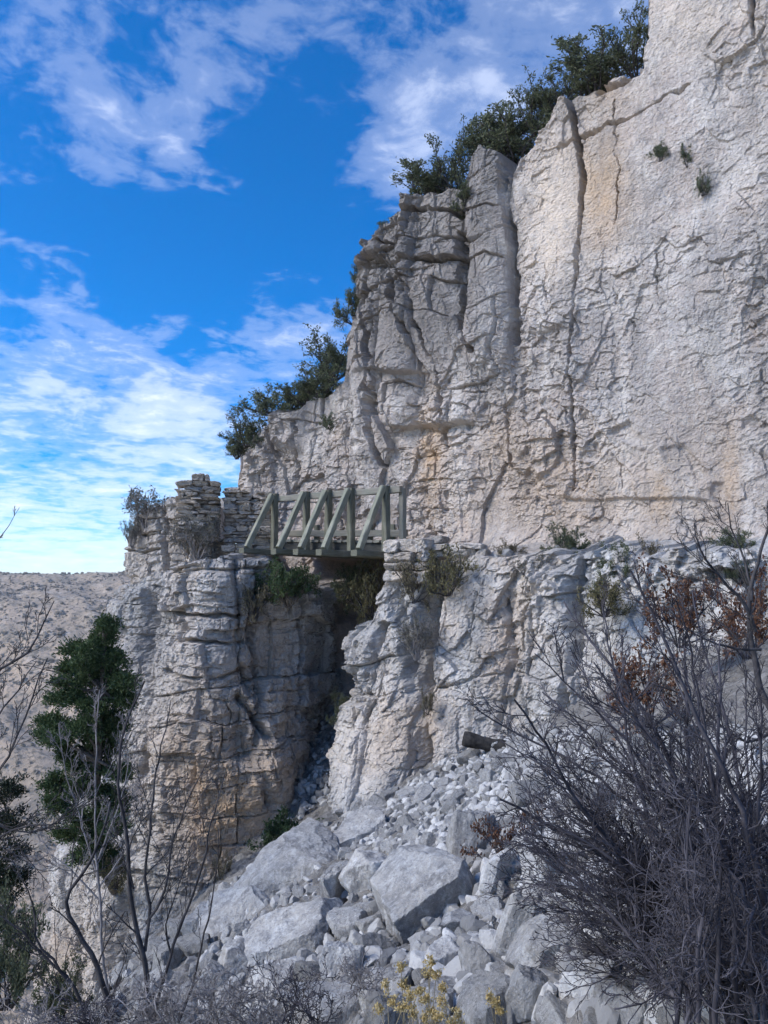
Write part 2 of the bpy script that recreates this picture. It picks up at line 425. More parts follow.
# --- the main wall ---------------------------------------------------------
WD = np.array([.758, -.652])                      # along the wall, towards the viewer's right
W0 = np.array([1.2, 15.5])
def wall_pt(t, off=0.0): return W0 + WD * t + np.array([-.652, -.758]) * off
main_top = [(-4.6, 27.0), (-4.9, 23.5), tuple(wall_pt(-7.35, -.9)), tuple(wall_pt(-6.7)), tuple(wall_pt(-5.2)), tuple(wall_pt(-3.6)), tuple(wall_pt(-1.8)),
            tuple(wall_pt(0)), tuple(wall_pt(2)), tuple(wall_pt(4)), tuple(wall_pt(6)), tuple(wall_pt(8.5)), tuple(wall_pt(12))]
main_bot = main_top
main_prof = [(-50, 500), (222, 500), (229, 492), (232, 458), (240, 438), (262, 418), (290, 408), (322, 390), (340, 378), (344, 340), (352, 300), (360, 272),
             (372, 250), (390, 234), (405, 222), (411, 204), (430, 194), (450, 190), (468, 186), (474, 160), (482, 152), (500, 152), (506, 170), (512, 178),
             (522, 156), (534, 146), (548, 130), (562, 104), (574, 98), (600, 86), (625, 76), (640, 68), (646, 50), (648, 10), (650, -30), (662, -60), (1500, -60)]

def crack(px, py, S, Z, Y, poly, w, depth, sharp=1.0, wob=5, step=.0):
    qx = px + wob * noise3(S * 1.6, Z * 1.6, 4.4, 31) + wob * .6 * noise3(S * 5, Z * 5, 4.4, 32) + wob * .25 * noise3(S * 17, Z * 17, 2.4, 34)
    qy = py + wob * noise3(S * 1.6, Z * 1.6, 8.4, 33) + wob * .5 * noise3(S * 6, Z * 6, 8.4, 35)
    d = seg_dist(qx, qy, poly) * Y / FPX
    k = np.clip(.75 + .9 * noise3(S * 1.3, Z * 1.3, 3.3, 36), .12, 1.2)
    return -depth * k * np.clip(1 - d / (w * (.5 + .5 * k)), 0, 1) ** sharp

def main_disp(S, Z, P, L):
    px, py = project(P); Y = P[..., 1]
    vis = (px > 150) & (px < 850)
    left = sstep(560, 440, px)                       # the jointed, columnar part
    far = sstep(400, 330, px)
    D = .26 * fbm(S * .28, Z * .16, .5, 3, 11) + .10 * fbm(S * .9, Z * .45, 2.5, 4, 15)
    low = sstep(330, 430, py)
    rough = np.clip(.50 + 1.1 * noise3(S * .45, Z * .32, 7.7, 21) + .5 * noise3(S * 1.4, Z * 1.1, 3.7, 22) + .45 * low, .08, 1.45)
    D += joints(S, Z, 1.6, 2.6, .02 + .24 * left, 40, tilt=1.0, crack=0, cw=.02, cheb=.2)
    D += courses(S, Z, .95, .8, .22, 41, .03, .5) * left * sstep(470, 330, py)
    D += courses(S + .15 * Z, Z, .36, .42, .09, 42, .04, .8) * left * rough
    D += joints(S, Z, .80, 1.3, .08, 44, tilt=1.2, crack=0, cheb=.3, warp=.4) * rough
    D += joints(S + .3 * Z, Z - .2 * S, .40, .34, .054, 48, tilt=1.5, crack=0, cheb=.2, warp=.35) * rough
    D += joints(S - .2 * Z, Z + .1 * S, .19, .16, .036, 50, tilt=1.6, crack=.05, cw=.06, cheb=.2, warp=.35) * np.clip(rough * 1.3 - .2, .05, 1.5)
    D += joints(S - .5 * Z, Z + .4 * S, .085, .07, .020, 52, tilt=1.5, crack=.10, cw=.1, warp=.4) * np.clip(rough, .25, 1.2)
    D += joints(S + .2 * Z, Z, .045, .036, .009, 53, tilt=1.5, crack=.2, cw=.1)
    D += .035 * fbm(S * 2.6, Z * 2.1, 3.3, 5, 60, .6, True) * rough
    D += .018 * fbm(S * 11, Z * 10, 3.3, 3, 66, .65)
    # pitted hollows of the lower wall
    e, r = cells(S / .42 + .3 * noise3(S * 2, Z * 2, .4, 3), Z / .36 + .3 * noise3(S * 2, Z * 2, 5.4, 4), 71, 1.0)
    D -= .07 * low * sstep(.55, .95, r[0]) * sstep(.0, .35, e)
    # rounded columns on the left, with horizontal joints
    def column(xt, xb, w, y0, y1, amp):
        c = xt + (xb - xt) * np.clip((py - y0) / (y1 - y0), 0, 1)
        q = np.clip(1 - ((px - c + 3 * noise3(S, Z * 1.2, 1.7, 77)) / w) ** 2, 0, 1)
        return amp * np.sqrt(q) * sstep(y1 + 40, y1 - 20, py)
    D += column(488, 490, 22, 140, 360, .36)
    D += column(440, 432, 30, 190, 330, .26)
    D += column(405, 398, 18, 210, 420, .22)
    D += column(372, 365, 14, 240, 450, .26)
    D -= .30 * far
    D += .5 * sstep(300, 285, px) * sstep(232, 250, px) * sstep(455, 440, py) * sstep(262, 270, px) * .6
    C = lambda poly, w, d, sh=1.0, wob=5: crack(px, py, S, Z, Y, poly, w, d, sh, wob)
    D += C([(570, 92), (577, 130), (584, 178), (580, 235)], .05, .60, .6, 2.5)
    D += C([(580, 235), (573, 310), (571, 380), (574, 490)], .035, .25, .7, 3)
    D += .05 * sstep(586, 574, px + 3 * noise3(S * 2, Z * 2, 1.1, 95)) * sstep(480, 300, py) * sstep(500, 540, px)
    D += C([(506, 160), (508, 220), (513, 255), (515, 340)], .075, .5, .6, 3)
    D += C([(463, 235), (462, 275), (467, 335), (480, 352)], .08, .55, .7)
    D += C([(396, 280), (402, 310), (414, 335)], .07, .35)
    D += C([(371, 255), (370, 320), (374, 400), (380, 460)], .09, .6, .7)
    D += C([(415, 215), (412, 250), (416, 300), (440, 380), (444, 440)], .06, .32)
    D += C([(352, 300), (372, 296)], .04, .25); D += C([(344, 372), (372, 360)], .04, .2)
    D += C([(405, 218), (440, 210), (466, 216)], .06, .38); D += C([(372, 268), (398, 272), (420, 266), (464, 258)], .06, .4)
    D += C([(385, 245), (410, 247)], .04, .3); D += C([(466, 262), (508, 258)], .04, .2); D += C([(460, 212), (506, 208)], .04, .22)
    D += C([(600, 92), (640, 70), (646, 40)], .07, .4); D += C([(575, 98), (625, 70), (648, 62)], .04, .22)
    D += C([(560, 150), (600, 128), (648, 112), (690, 92)], .035, .2)
    D += C([(752, -20), (756, 40)], .05, .3, .8, 3)
    D += C([(504, 400), (514, 470)], .04, .2)
    D += C([(235, 470), (262, 462)], .05, .25); D += C([(292, 420), (284, 470), (280, 500)], .05, .25); D += C([(262, 410), (264, 455)], .06, .3)
    gate = sstep(-.05, .25, noise3(S * .9, Z * .55, 6.6, 102))
    for (x0, y0, x1, y1) in [(614, 100, 619, 300), (656, 250, 649, 440), (545, 260, 541, 400), (722, 120, 716, 330), (628, 320, 620, 500)]:
        D += .7 * gate * C([(x0, y0), ((x0 + x1) / 2 + 5, (y0 + y1) / 2 - 10), ((x0 + x1) / 2 - 2, (y0 + y1) / 2 + 30), (x1, y1)], .018, .12, .8, 5)
    # flakes: broken plates that stand a little proud, edges running down to the left
    q = S * .55 + Z * .45 + .5 * noise3(S * .8, Z * .8, 6.1, 97)
    fl = q / .55 - np.floor(q / .55); D += .012 * (fl - .5) * np.clip(1.6 * noise3(S * .6, Z * .6, 2.2, 98) + .2, 0, 1) * (1 - left)
    # overhanging roof bands (brow above, recess below)
    def brow(y0, xa, xb, amp, h=16):
        yy = y0 + 6 * noise3(S * 1.3, .3, .1, 91)
        m = sstep(xa - 15, xa + 10, px) * sstep(xb + 15, xb - 10, px)
        return amp * m * (sstep(yy - h * 2.5, yy - 2, py) * sstep(yy + 2, yy - 2, py) - .7 * sstep(yy - 1, yy + 2, py) * sstep(yy + h * 1.5, yy + 3, py))
    D += .6 * brow(372, 372, 420, .22); D += brow(425, 398, 470, .16); D += brow(330, 520, 575, .05)
    D += .7 * brow(262, 372, 466, .15, 10); D += .5 * brow(500, 560, 700, .10)
    gw = 4 + 30 * sstep(740, 570, py) + 10 * noise3(S * 2, Z * 1.5, 3.9, 88); D -= 3.2 * sstep(gw + 8, gw - 8, np.abs(px - 350)) * sstep(552, 568, py)        # the gully bites into the wall under the bridge
    D += .25 * sstep(520, 560, py) * sstep(390, 430, px)                      # the foot of the wall kicks out
    w = lambda f, sd: .5 + .5 * noise3(S * f, Z * f * .4, .9, sd)
    warm = 1.0 * blob(px, py, 600, 185, 28, 60) + .8 * blob(px, py, 428, 455, 14, 60) + .5 * blob(px, py, 600, 95, 40, 18) + .45 * blob(px, py, 500, 440, 22, 28) \
        + .6 * blob(px, py, 728, 470, 10, 45) + .5 * blob(px, py, 660, 495, 10, 30) + .45 * w(.8, 120) * sstep(380, 500, py) + .3 * np.clip(w(.5, 121) - .4, 0, 1) * (1 - left) + .25 * blob(px, py, 560, 470, 60, 50)
    pale = 1.0 * blob(px, py, 553, 200, 26, 70) + .5 * blob(px, py, 540, 250, 26, 30) + .5 * blob(px, py, 690, 30, 60, 40) + .25 * w(.6, 130)
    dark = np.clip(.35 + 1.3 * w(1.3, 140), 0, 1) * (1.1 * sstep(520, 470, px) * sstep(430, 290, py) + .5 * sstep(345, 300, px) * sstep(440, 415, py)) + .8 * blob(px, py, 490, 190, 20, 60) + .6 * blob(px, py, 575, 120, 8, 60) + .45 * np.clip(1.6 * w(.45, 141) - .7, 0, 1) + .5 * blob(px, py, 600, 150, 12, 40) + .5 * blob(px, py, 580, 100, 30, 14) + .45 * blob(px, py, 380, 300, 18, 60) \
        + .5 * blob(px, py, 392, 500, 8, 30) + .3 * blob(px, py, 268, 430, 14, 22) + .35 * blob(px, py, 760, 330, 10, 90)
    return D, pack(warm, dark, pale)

tt = np.concatenate([np.linspace(0, .30, 60, endpoint=False), np.linspace(.30, .86, 900, endpoint=False), np.linspace(.86, 1, 60)])
_, _Lm = resample(smooth_path(main_top, 0), tt)
rf = [tuple(np.array(p) + np.array([.652, .758]) * 4.5) for p in main_top]
rf[0] = (-1.5, 29); rf[1] = (-1.6, 25.5); rf[2] = (-1.4, 23.5)
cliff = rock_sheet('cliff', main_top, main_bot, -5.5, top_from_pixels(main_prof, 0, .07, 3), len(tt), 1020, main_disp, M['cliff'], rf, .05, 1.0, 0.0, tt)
tag(cliff, 'tall pale limestone cliff wall rising behind the timber footbridge', 'cliff', kind='structure')

# --- the lower cliff under the trail ----------------------------------------
def pl(lst): return [(pX(p, y), y) for p, y in lst]
low_top = pl([(424, 17.6), (392, 15.9), (372, 14.9), (380, 14.2), (415, 13.7), (440, 13.4), (470, 13.1), (500, 12.8), (540, 12.4), (600, 11.6), (680, 10.8), (790, 10), (950, 9)])
low_bot = pl([(412, 17.6), (378, 15.6), (360, 14.4), (352, 13.6), (368, 12.9), (405, 12.4), (440, 12.1), (480, 11.9), (530, 11.5), (600, 10.7), (680, 10), (790, 9), (950, 8)])
low_prof = [(-50, 640), (352, 640), (366, 632), (382, 622), (388, 590), (395, 578), (425, 574), (432, 566), (450, 572), (470, 560), (500, 556), (560, 556), (590, 552), (640, 556), (700, 552), (900, 560), (1500, 560)]
def low_disp(S, Z, P, L):
    px, py = project(P); Y = P[..., 1]
    rough = np.clip(.55 + .8 * noise3(S * .5, Z * .4, 7.7, 221), .15, 1.2)
    D = .26 * fbm(S * .5, Z * .22, .5, 3, 211) + .12 * fbm(S * 1.3, Z * .8, 2.5, 4, 215)
    ledge = sstep(640, 560, py) * sstep(480, 540, px)
    D += joints(S, Z, .9, 1.5, .20, 240, tilt=1.0, crack=.06, cw=.03, cheb=.2)
    D += joints(S, Z, .40, .46, .13, 244, tilt=1.3, crack=.12, cw=.05) * (rough + .8 * ledge)
    D += joints(S + .3 * Z, Z - .2 * S, .21, .19, .065, 248, tilt=1.5, crack=.10, cw=.06) * (rough + 1.2 * ledge)
    D += joints(S, Z, .11, .10, .034, 250, tilt=1.5, crack=.12, cw=.08) * (rough + .6 * ledge)
    D += joints(S - .4 * Z, Z + .4 * S, .06, .05, .016, 252, tilt=1.5, crack=.15, cw=.1)
    D += .05 * fbm(S * 3, Z * 2.4, 3.3, 5, 260, .6, True) * rough + .016 * fbm(S * 12, Z * 11, 3.3, 3, 266, .65)
    def col_(xt, xb, w, y0, y1, amp):
        c = xt + (xb - xt) * np.clip((py - y0) / (y1 - y0), 0, 1)
        return amp * np.sqrt(np.clip(1 - ((px - c + 3 * noise3(S * 2, Z * 2, 1.7, 277)) / w) ** 2, 0, 1)) * sstep(y0 - 12, y0 + 14, py)
    D += col_(466, 472, 42, 582, 760, .13); D += col_(405, 385, 26, 596, 800, .16); D += col_(552, 560, 26, 570, 740, .22)
    D += col_(372, 362, 16, 626, 700, .28)
    C = lambda poly, w, d, sh=1.0, wob=3: crack(px, py, S, Z, Y, poly, w, d, sh, wob)
    D += C([(432, 575), (426, 640), (428, 700), (432, 770)], .20, .50, .9); D += C([(398, 590), (412, 640), (416, 690)], .14, .35)
    D += C([(505, 600), (514, 660), (500, 730)], .06, .14); D += C([(528, 640), (545, 590), (556, 566)], .06, .25); D += C([(575, 580), (580, 640), (572, 720)], .10, .35)
    D += C([(392, 625), (372, 700)], .08, .3); D += C([(345, 740), (365, 700), (372, 660)], .09, .28)
    D += C([(440, 690), (500, 672)], .04, .12)
    D += courses(S, Z, .8, .7, .16, 280, .05) * rough
    D += .30 * sstep(690, 800, py) * sstep(470, 390, px)
    warm = .5 * blob(px, py, 505, 640, 20, 70) + .4 * blob(px, py, 440, 720, 22, 40) + .45 * blob(px, py, 400, 720, 30, 50) + .3 * blob(px, py, 500, 560, 50, 10)
    dark = .6 * blob(px, py, 476, 620, 18, 50) + .4 * blob(px, py, 420, 660, 10, 50) + .4 * blob(px, py, 355, 680, 18, 50)
    pale = .7 * blob(px, py, 448, 605, 14, 50) + .5 * blob(px, py, 545, 600, 22, 40) + .4 * blob(px, py, 380, 750, 30, 40)
    return D, pack(warm, dark, pale)
tl = np.concatenate([np.linspace(0, .72, 640, endpoint=False), np.linspace(.72, 1, 90)])
rl = [(1.2, 18.2), (.9, 17.2), (.8, 16.6)] + [tuple(wall_pt(t, -.3)) for t in (.1, .5, 1.0, 1.6, 2.3, 3.0, 4.0, 5.2, 6.5, 8.5)]
low = rock_sheet('lower_cliff', low_top, low_bot, -5.2, top_from_pixels(low_prof, 0, .05, 13, .28), len(tl), 420, low_disp, M['lower'], rl, .17, .9, .85, tl)
tag(low, 'grey white fluted rock face below the trail, right of the dark gully', 'cliff', kind='structure')

# --- the rock buttress left of the gully -------------------------------------
but_top = pl([(356, 19.8), (340, 18.2), (329, 16.9), (314, 16.0), (287, 15.6), (257, 15.2), (228, 15.0), (206, 15.1), (186, 15.6), (160, 16.2), (136, 16.9), (128, 17.8), (140, 19.5), (170, 22)])[::-1]
but_bot = pl([(352, 19.8), (322, 17.2), (286, 15.2), (266, 14.4), (250, 13.9), (225, 13.5), (190, 13.2), (155, 13.1), (122, 13.3), (88, 13.7), (52, 14.3), (30, 15.6), (36, 17.5), (80, 20)])[::-1]
but_prof = [(-50, 600), (60, 600), (120, 596), (135, 585), (160, 572), (200, 562), (230, 556), (262, 560), (300, 574), (318, 586), (330, 590), (1500, 600)]
def but_disp(S, Z, P, L):
    px, py = project(P); Y = P[..., 1]
    lowz = sstep(700, 800, py)
    rough = np.clip(.75 + .7 * noise3(S * .5, Z * .5, 7.7, 321), .3, 1.3)
    D = .24 * fbm(S * .5, Z * .3, .5, 3, 311) + .10 * fbm(S * 1.3, Z, 2.5, 4, 315)
    wz = Z + .12 * noise3(S * .8, Z * .5, .4, 371)
    D += courses(S, wz, .74, 1.0, .26, 340, .028) * (1 - .35 * lowz)
    D += courses(S + .1 * Z, wz, .31, .42, .14, 344, .05) * rough
    D += courses(S - .1 * Z, wz + .04 * noise3(S * 2, Z * 2, 1.2, 347), .15, .21, .06, 346, .06, .9) * np.clip(rough, .5, 1.2)
    D += joints(S, wz, .20, .15, .060, 348, tilt=1.1, crack=.12, cw=.07, cheb=.7) * rough
    D += joints(S, Z, .10, .08, .028, 350, tilt=1.3, crack=.12, cw=.09, cheb=.5)
    D += joints(S, Z, .05, .045, .012, 352, tilt=1.4, crack=.15, cw=.1)
    D += .03 * fbm(S * 3, Z * 3.2, 3.3, 4, 360, .6) + .014 * fbm(S * 12, Z * 12, 3.3, 3, 366, .65)
    bed = Z + .10 * noise3(S * .7, .2, .4, 371) + .05 * noise3(S * 2.5, .2, .4, 372)
    fr = np.abs(bed / .7 - np.round(bed / .7))
    D -= .12 * np.clip(1 - fr / .06, 0, 1) * np.clip(1.2 * noise3(S * .7, Z * .7, 2.1, 373), 0, 1) * (1 - .6 * lowz)
    C = lambda poly, w, d, sh=1.0, wob=4: crack(px, py, S, Z, Y, poly, w, d, sh, wob)
    D += C([(262, 570), (252, 620), (262, 680), (250, 760), (262, 800)], .16, .30); D += C([(232, 560), (240, 600), (236, 650), (250, 690)], .10, .25)
    D += C([(150, 580), (142, 640), (150, 720), (140, 800)], .14, .35); D += C([(182, 600), (190, 626), (186, 640)], .07, .35)
    D += C([(172, 672), (214, 678), (240, 672)], .06, .3); D += C([(180, 640), (222, 644), (246, 640)], .06, .3); D += C([(175, 612), (240, 616)], .05, .28)
    D += C([(240, 700), (262, 735)], .12, .35); D += C([(300, 590), (305, 650), (300, 720)], .07, .28)
    D += C([(100, 830), (120, 900), (110, 980)], .2, .4); D += C([(130, 840), (128, 960)], .16, .4)
    D += .55 * blob(px, py, 262, 770, 26, 50) + .25 * blob(px, py, 210, 640, 34, 60) + .3 * blob(px, py, 215, 580, 30, 22)
    D -= .35 * blob(px, py, 240, 745, 10, 26)
    warm = .55 * blob(px, py, 235, 790, 60, 90) + .45 * blob(px, py, 255, 650, 20, 60) + .4 * blob(px, py, 285, 660, 14, 60) + .5 * blob(px, py, 215, 820, 50, 60) \
        + .5 * blob(px, py, 60, 970, 40, 60) + .3 * blob(px, py, 175, 740, 40, 60)
    dark = .45 * blob(px, py, 140, 620, 24, 60) + .5 * blob(px, py, 255, 630, 8, 60) + .45 * blob(px, py, 320, 640, 16, 90) + .4 * blob(px, py, 120, 920, 12, 60)
    pale = .5 * blob(px, py, 200, 640, 30, 50) + .35 * blob(px, py, 190, 570, 40, 14)
    return D, pack(warm, dark, pale)
but = rock_sheet('rock_buttress', but_top, but_bot, -12.0, top_from_pixels(but_prof, 0, .05, 23, .5), 900, 720, but_disp, M['buttress'],
                 ([(-2.2, 19.5)] * 2 + [(-2.3, 18.6)] * 3 + [(-2.6, 18)] * 3 + [(-3.4, 18.2)] * 3 + [(-3.8, 19)] * 3)[::-1], .10, .75, .9, nsm=32)
tag(but, 'blocky rock buttress carrying the left end of the footbridge', 'rock buttress', kind='structure')

sh_top = pl([(262, 19.2), (246, 17.9), (232, 17.2), (208, 16.7), (182, 16.5), (156, 16.7), (137, 17.2), (130, 18.2), (140, 19.6), (160, 21)])[::-1]
sh_bot = pl([(262, 19.2), (246, 17.7), (232, 16.9), (206, 16.4), (178, 16.2), (150, 16.5), (131, 17.1), (124, 18.2), (135, 19.6), (160, 21)])[::-1]
sh_prof = [(-50, 530), (126, 530), (132, 522), (140, 516), (152, 512), (166, 505), (176, 500), (185, 512), (205, 530), (225, 540), (240, 546), (1500, 550)]
def sh_disp(S, Z, P, L):
    px, py = project(P); Y = P[..., 1]
    D = .10 * fbm(S * .9, Z * .6, .5, 3, 411)
    D += courses(S, Z, .62, .8, .20, 440, .06)
    D += courses(S, Z, .24, .4, .10, 444, .08)
    D += joints(S, Z, .14, .12, .035, 448, tilt=1.3, crack=.3, cw=.11, cheb=.5)
    D += .03 * fbm(S * 4, Z * 4, 3.3, 5, 460, .55, True)
    C = lambda poly, w, d, sh=1.0, wob=2: crack(px, py, S, Z, Y, poly, w, d, sh, wob)
    D += C([(166, 508), (164, 540), (168, 590)], .07, .3); D += C([(128, 552), (160, 550)], .04, .2)
    z0 = np.zeros_like(D)
    return D, pack(z0 + .15, .4 * blob(px, py, 150, 530, 30, 40), z0)
sh = rock_sheet('rock_shoulder', sh_top, sh_bot, -.8, top_from_pixels(sh_prof, 0, .04, 43, .3), 380, 190, sh_disp, M['buttress'],
                [(-4.0, 19.8)] * 10, .04, 1.0, 1.9)
tag(sh, 'cracked rock shoulder at the far left top of the buttress', 'rock outcrop', kind='structure')

# ------------------------------------------------------------------ ground
def zg(X, Y):
    z = -1.6 + .5 * np.minimum(X, 4.5) + .15 * np.maximum(X - 4.5, 0) - .115 * Y
    z = z + .55 * np.maximum(Y - 14.3, 0) * sstep(1.0, -.2, X)
    z = z - .45 * np.maximum(-2.6 - X, 0) - .5 * np.maximum(-5.0 - X, 0)
    z = z + .10 * noise3(X * .8, Y * .8, .3, 501) + .05 * noise3(X * 2.1, Y * 2.1, .3, 502)
    return z
def zgs(x, y): return float(zg(np.array([x]), np.array([y]))[0])
def ground_hit(px, py):
    d = at(px, py, 1.0); lo, hi = .8, 22.0
    ts = np.linspace(lo, hi, 700); g = zg(d[0] * ts, d[1] * ts)
    below = np.nonzero(d[2] * ts < g)[0]
    return d * (ts[below[0]] if len(below) else 14.0)

gx = np.concatenate([np.linspace(-9, -4.5, 40, endpoint=False), np.linspace(-4.5, 4.5, 330, endpoint=False), np.linspace(4.5, 10, 60)])
gy = np.concatenate([np.linspace(-3, 1.5, 40, endpoint=False), np.linspace(1.5, 19, 560)])
GX, GY = np.meshgrid(gx, gy)
GZ = zg(GX, GY)
e, r = cells(GX / .30 + .3 * noise3(GX * 2, GY * 2, .4, 3), GY / .30, 511, 1.0)
GZ = GZ + .10 * (r[0] - .5) * sstep(0, .15, e) + .06 * ((r[1] - .5) * r[3] + (r[2] - .5) * r[4])
e, r = cells(GX / .11, GY / .11, 513, 1.0)
GZ = GZ + .05 * (r[0] - .5) * sstep(0, .2, e) + .02 * fbm(GX * 8, GY * 8, .4, 3, 515)
g_o = link('scree_slope', mesh_np('scree_slope', np.stack([GX, GY, GZ], -1).reshape(-1, 3), grid_faces(*GX.shape), M['scree'], True))
tag(g_o, 'steep scree covered ground falling to the left below the cliff', 'slope', kind='structure')

# canyon side, far hillside and everything to the horizon: one sheet
hx = np.concatenate([-np.geomspace(6000, 900, 30), np.linspace(-880, 100, 430), np.geomspace(130, 6000, 40)])
hy = np.concatenate([np.linspace(-60, 60, 30, endpoint=False), np.linspace(60, 240, 40, endpoint=False), np.linspace(240, 820, 330, endpoint=False), np.geomspace(820, 9000, 50)])
HX, HY = np.meshgrid(hx, hy)
ridge = 24 + .035 * (-300 - HX) + 4 * noise3(HX / 160, .3, .3, 601)
base = -150 + (ridge + 150) * sstep(220, 745, HY) ** .9
diag = (HX * .75 + HY * .66)
gul = fbm(diag / 95, (HX - HY) / 420, .3, 4, 611, .5, True)
HZ = base + (16 * gul + 5 * fbm(HX / 40, HY / 40, .2, 4, 615)) * sstep(200, 420, HY) * sstep(760, 640, HY)
HZ = HZ + 26 * sstep(-340, -430, HX + .25 * (HY - 700)) * sstep(500, 700, HY) * .5
HZ = np.where(HY > 745, ridge - (HY - 745) * .02 + 3 * noise3(HX / 60, HY / 60, .2, 620), HZ)
near = sstep(120, 10, np.hypot(HX, HY))
HZ = HZ * (1 - near) + near * np.minimum(-14 + .75 * (HX + 7), -14)
m, nt, b = mat_new('hillside_scrub'); N = NT(nt)
vec = N.n('ShaderNodeTexCoord').outputs['Object']
c = N.mix(N.ramp(N.noise(vec, .012, 6, .6), [(.35, 0), (.65, 1)]), (.46, .35, .25), (.36, .28, .20))
c = N.mix(N.math('MULTIPLY', N.ramp(N.noise(vec, .26, 5, .7), [(.50, 0), (.56, 1)]), .85), c, (.13, .115, .085))
c = N.mix(N.math('MULTIPLY', N.ramp(N.noise(vec, .035, 5, .7), [(.50, 0), (.62, 1)]), .5), c, (.22, .19, .15))
c = N.mix(N.math('MULTIPLY', N.ramp(N.noise(vec, .09, 5, .7), [(.55, 0), (.68, 1)]), .7), c, (.60, .50, .40))
N.l(c, b.inputs['Base Color'])
bp = N.n('ShaderNodeBump'); bp.inputs['Strength'].default_value = .8; bp.inputs['Distance'].default_value = 3.0
N.l(N.noise(vec, .16, 6, .65), bp.inputs['Height']); N.l(bp.outputs[0], b.inputs['Normal'])
hill = link('hillside', mesh_np('hillside', np.stack([HX, HY, HZ], -1).reshape(-1, 3), grid_faces(*HX.shape), m, True))
tag(hill, 'pale scrub dotted hillside across the canyon under the low clouds', 'hillside', kind='structure')

def hill_z(x, y):
    i = np.clip(np.searchsorted(hx, x) - 1, 0, len(hx) - 2); j = np.clip(np.searchsorted(hy, y) - 1, 0, len(hy) - 2)
    a = (x - hx[i]) / (hx[i+1] - hx[i]); b = (y - hy[j]) / (hy[j+1] - hy[j])
    return (HZ[j, i] * (1-a) + HZ[j, i+1] * a) * (1-b) + (HZ[j+1, i] * (1-a) + HZ[j+1, i+1] * a) * b
def ico(sub):
    import bmesh
    bm = bmesh.new(); bmesh.ops.create_icosphere(bm, subdivisions=sub, radius=1)
    V = np.array([v.co[:] for v in bm.verts]); F = np.array([[v.index for v in f.verts] for f in bm.faces]); bm.free()
    return V / np.linalg.norm(V, axis=1)[:, None], F
rg = np.random.default_rng(91); n = 15000
sy = 260 + 500 * rg.uniform(0, 1, n) ** .8; sx = -sy * rg.uniform(.16, .72, n)
keep = noise3(sx / 45, sy / 45, .3, 640) + .6 * noise3(sx / 14, sy / 14, .3, 641) + rg.normal(0, .35, n) > .12
edge = (sy > 725); keep |= edge & (rg.uniform(0, 1, n) < .8)
sx, sy = sx[keep], sy[keep]; sz = hill_z(sx, sy); ss = np.exp(rg.normal(-.45, .45, len(sx)))
Vi, Fi = ico(2)
Vs = Vi[None] * (1 + .35 * rg.normal(0, 1, (len(sx), len(Vi), 1)).clip(-1.5, 1.5)) * ss[:, None, None] * np.array([1.1, 1.1, .9])
Vs = Vs + np.stack([sx, sy, sz + .35 * ss], -1)[:, None, :]
M['scrub'] = leaf_material('hillside_scrub_leaves', [(0, (.13, .115, .085)), (.6, (.20, .17, .13)), (1, (.29, .245, .19))], .0, .9)
sb = link('scrub', mesh_np('scrub', Vs.reshape(-1, 3), None, M['scrub'], False, tri=(Fi[None] + (np.arange(len(sx)) * len(Vi))[:, None, None]).reshape(-1, 3)))
tag(sb, 'scrub dotting the far hillside across the canyon', 'scrub', kind='stuff')

# ------------------------------------------------------------------ rocks
ICO = {k: ico(k) for k in (2, 3, 4, 5, 6)}

def rock_shape(sub, seed, dims=(1, 1, 1), planes=13, soft=30, rough=.05, faces=None):
    """an angular stone: a solid cut by planes, the faces hackly, the arrises chipped; then weathered"""
    rg = np.random.default_rng(seed)
    V, F = ICO[sub]; o = seed * 3.7
    n = rg.normal(size=(planes, 3)); n /= np.linalg.norm(n, axis=1)[:, None]
    d = rg.uniform(.62, 1.0, len(n))
    if faces is not None:
        f = np.array(faces, float); n = np.vstack([f[:, :3] / np.linalg.norm(f[:, :3], axis=1)[:, None], n]); d = np.r_[f[:, 3], d + .12]
    n = np.vstack([n, [[0, 0, -1], [0, 0, 1]]]); d = np.r_[d, rg.uniform(.6, .8), rg.uniform(.65, .85)]
    c = rg.normal(size=(26, 3)); c /= np.linalg.norm(c, axis=1)[:, None]
    big = sub >= 4
    r = np.full(len(V), 1.6)
    for i in range(len(n)):
        w = 1.0
        if big: w = 1 + rough * (1.5 * noise3(V[:, 0] * 2.1 + o + i * 7, V[:, 1] * 2.1, V[:, 2] * 2.1, 700) + .7 * noise3(V[:, 0] * 5 + o + i * 7, V[:, 1] * 5, V[:, 2] * 5, 701) + .35 * noise3(V[:, 0] * 11 + i * 7, V[:, 1] * 11, V[:, 2] * 11 + o, 702))
        r = np.minimum(r, d[i] * w / np.maximum(V @ n[i], 1e-3))
    if big:                                            # chipped corners
        far = np.percentile(r, 93)
        for i in range(26):
            q = V @ c[i]; k = rg.uniform(.88, 1.12) * far
            r = np.minimum(r, k * (1 + .05 * noise3(V[:, 0] * 4 + i * 9, V[:, 1] * 4, V[:, 2] * 4 + o, 703)) / np.maximum(q, 1e-3))
    P = V * r[:, None]
    if sub >= 5:
        P = P * (1 + rough * .35 * fbm(P[:, 0] * 8 + o, P[:, 1] * 8, P[:, 2] * 8, 4, 705, .65, True))[:, None]
    ext = (P.max(0) - P.min(0)) / 2; P = (P - (P.max(0) + P.min(0)) / 2) / ext
    return P * np.array(dims), F

def rock_object(name, V, F, loc, rot, label, cat, group=None, smooth=True):
    o = link(name, mesh_np(name, V, None, M['boulder'], False, tri=F), loc=loc)
    o.rotation_euler = rot
    return tag(o, label, cat, group)

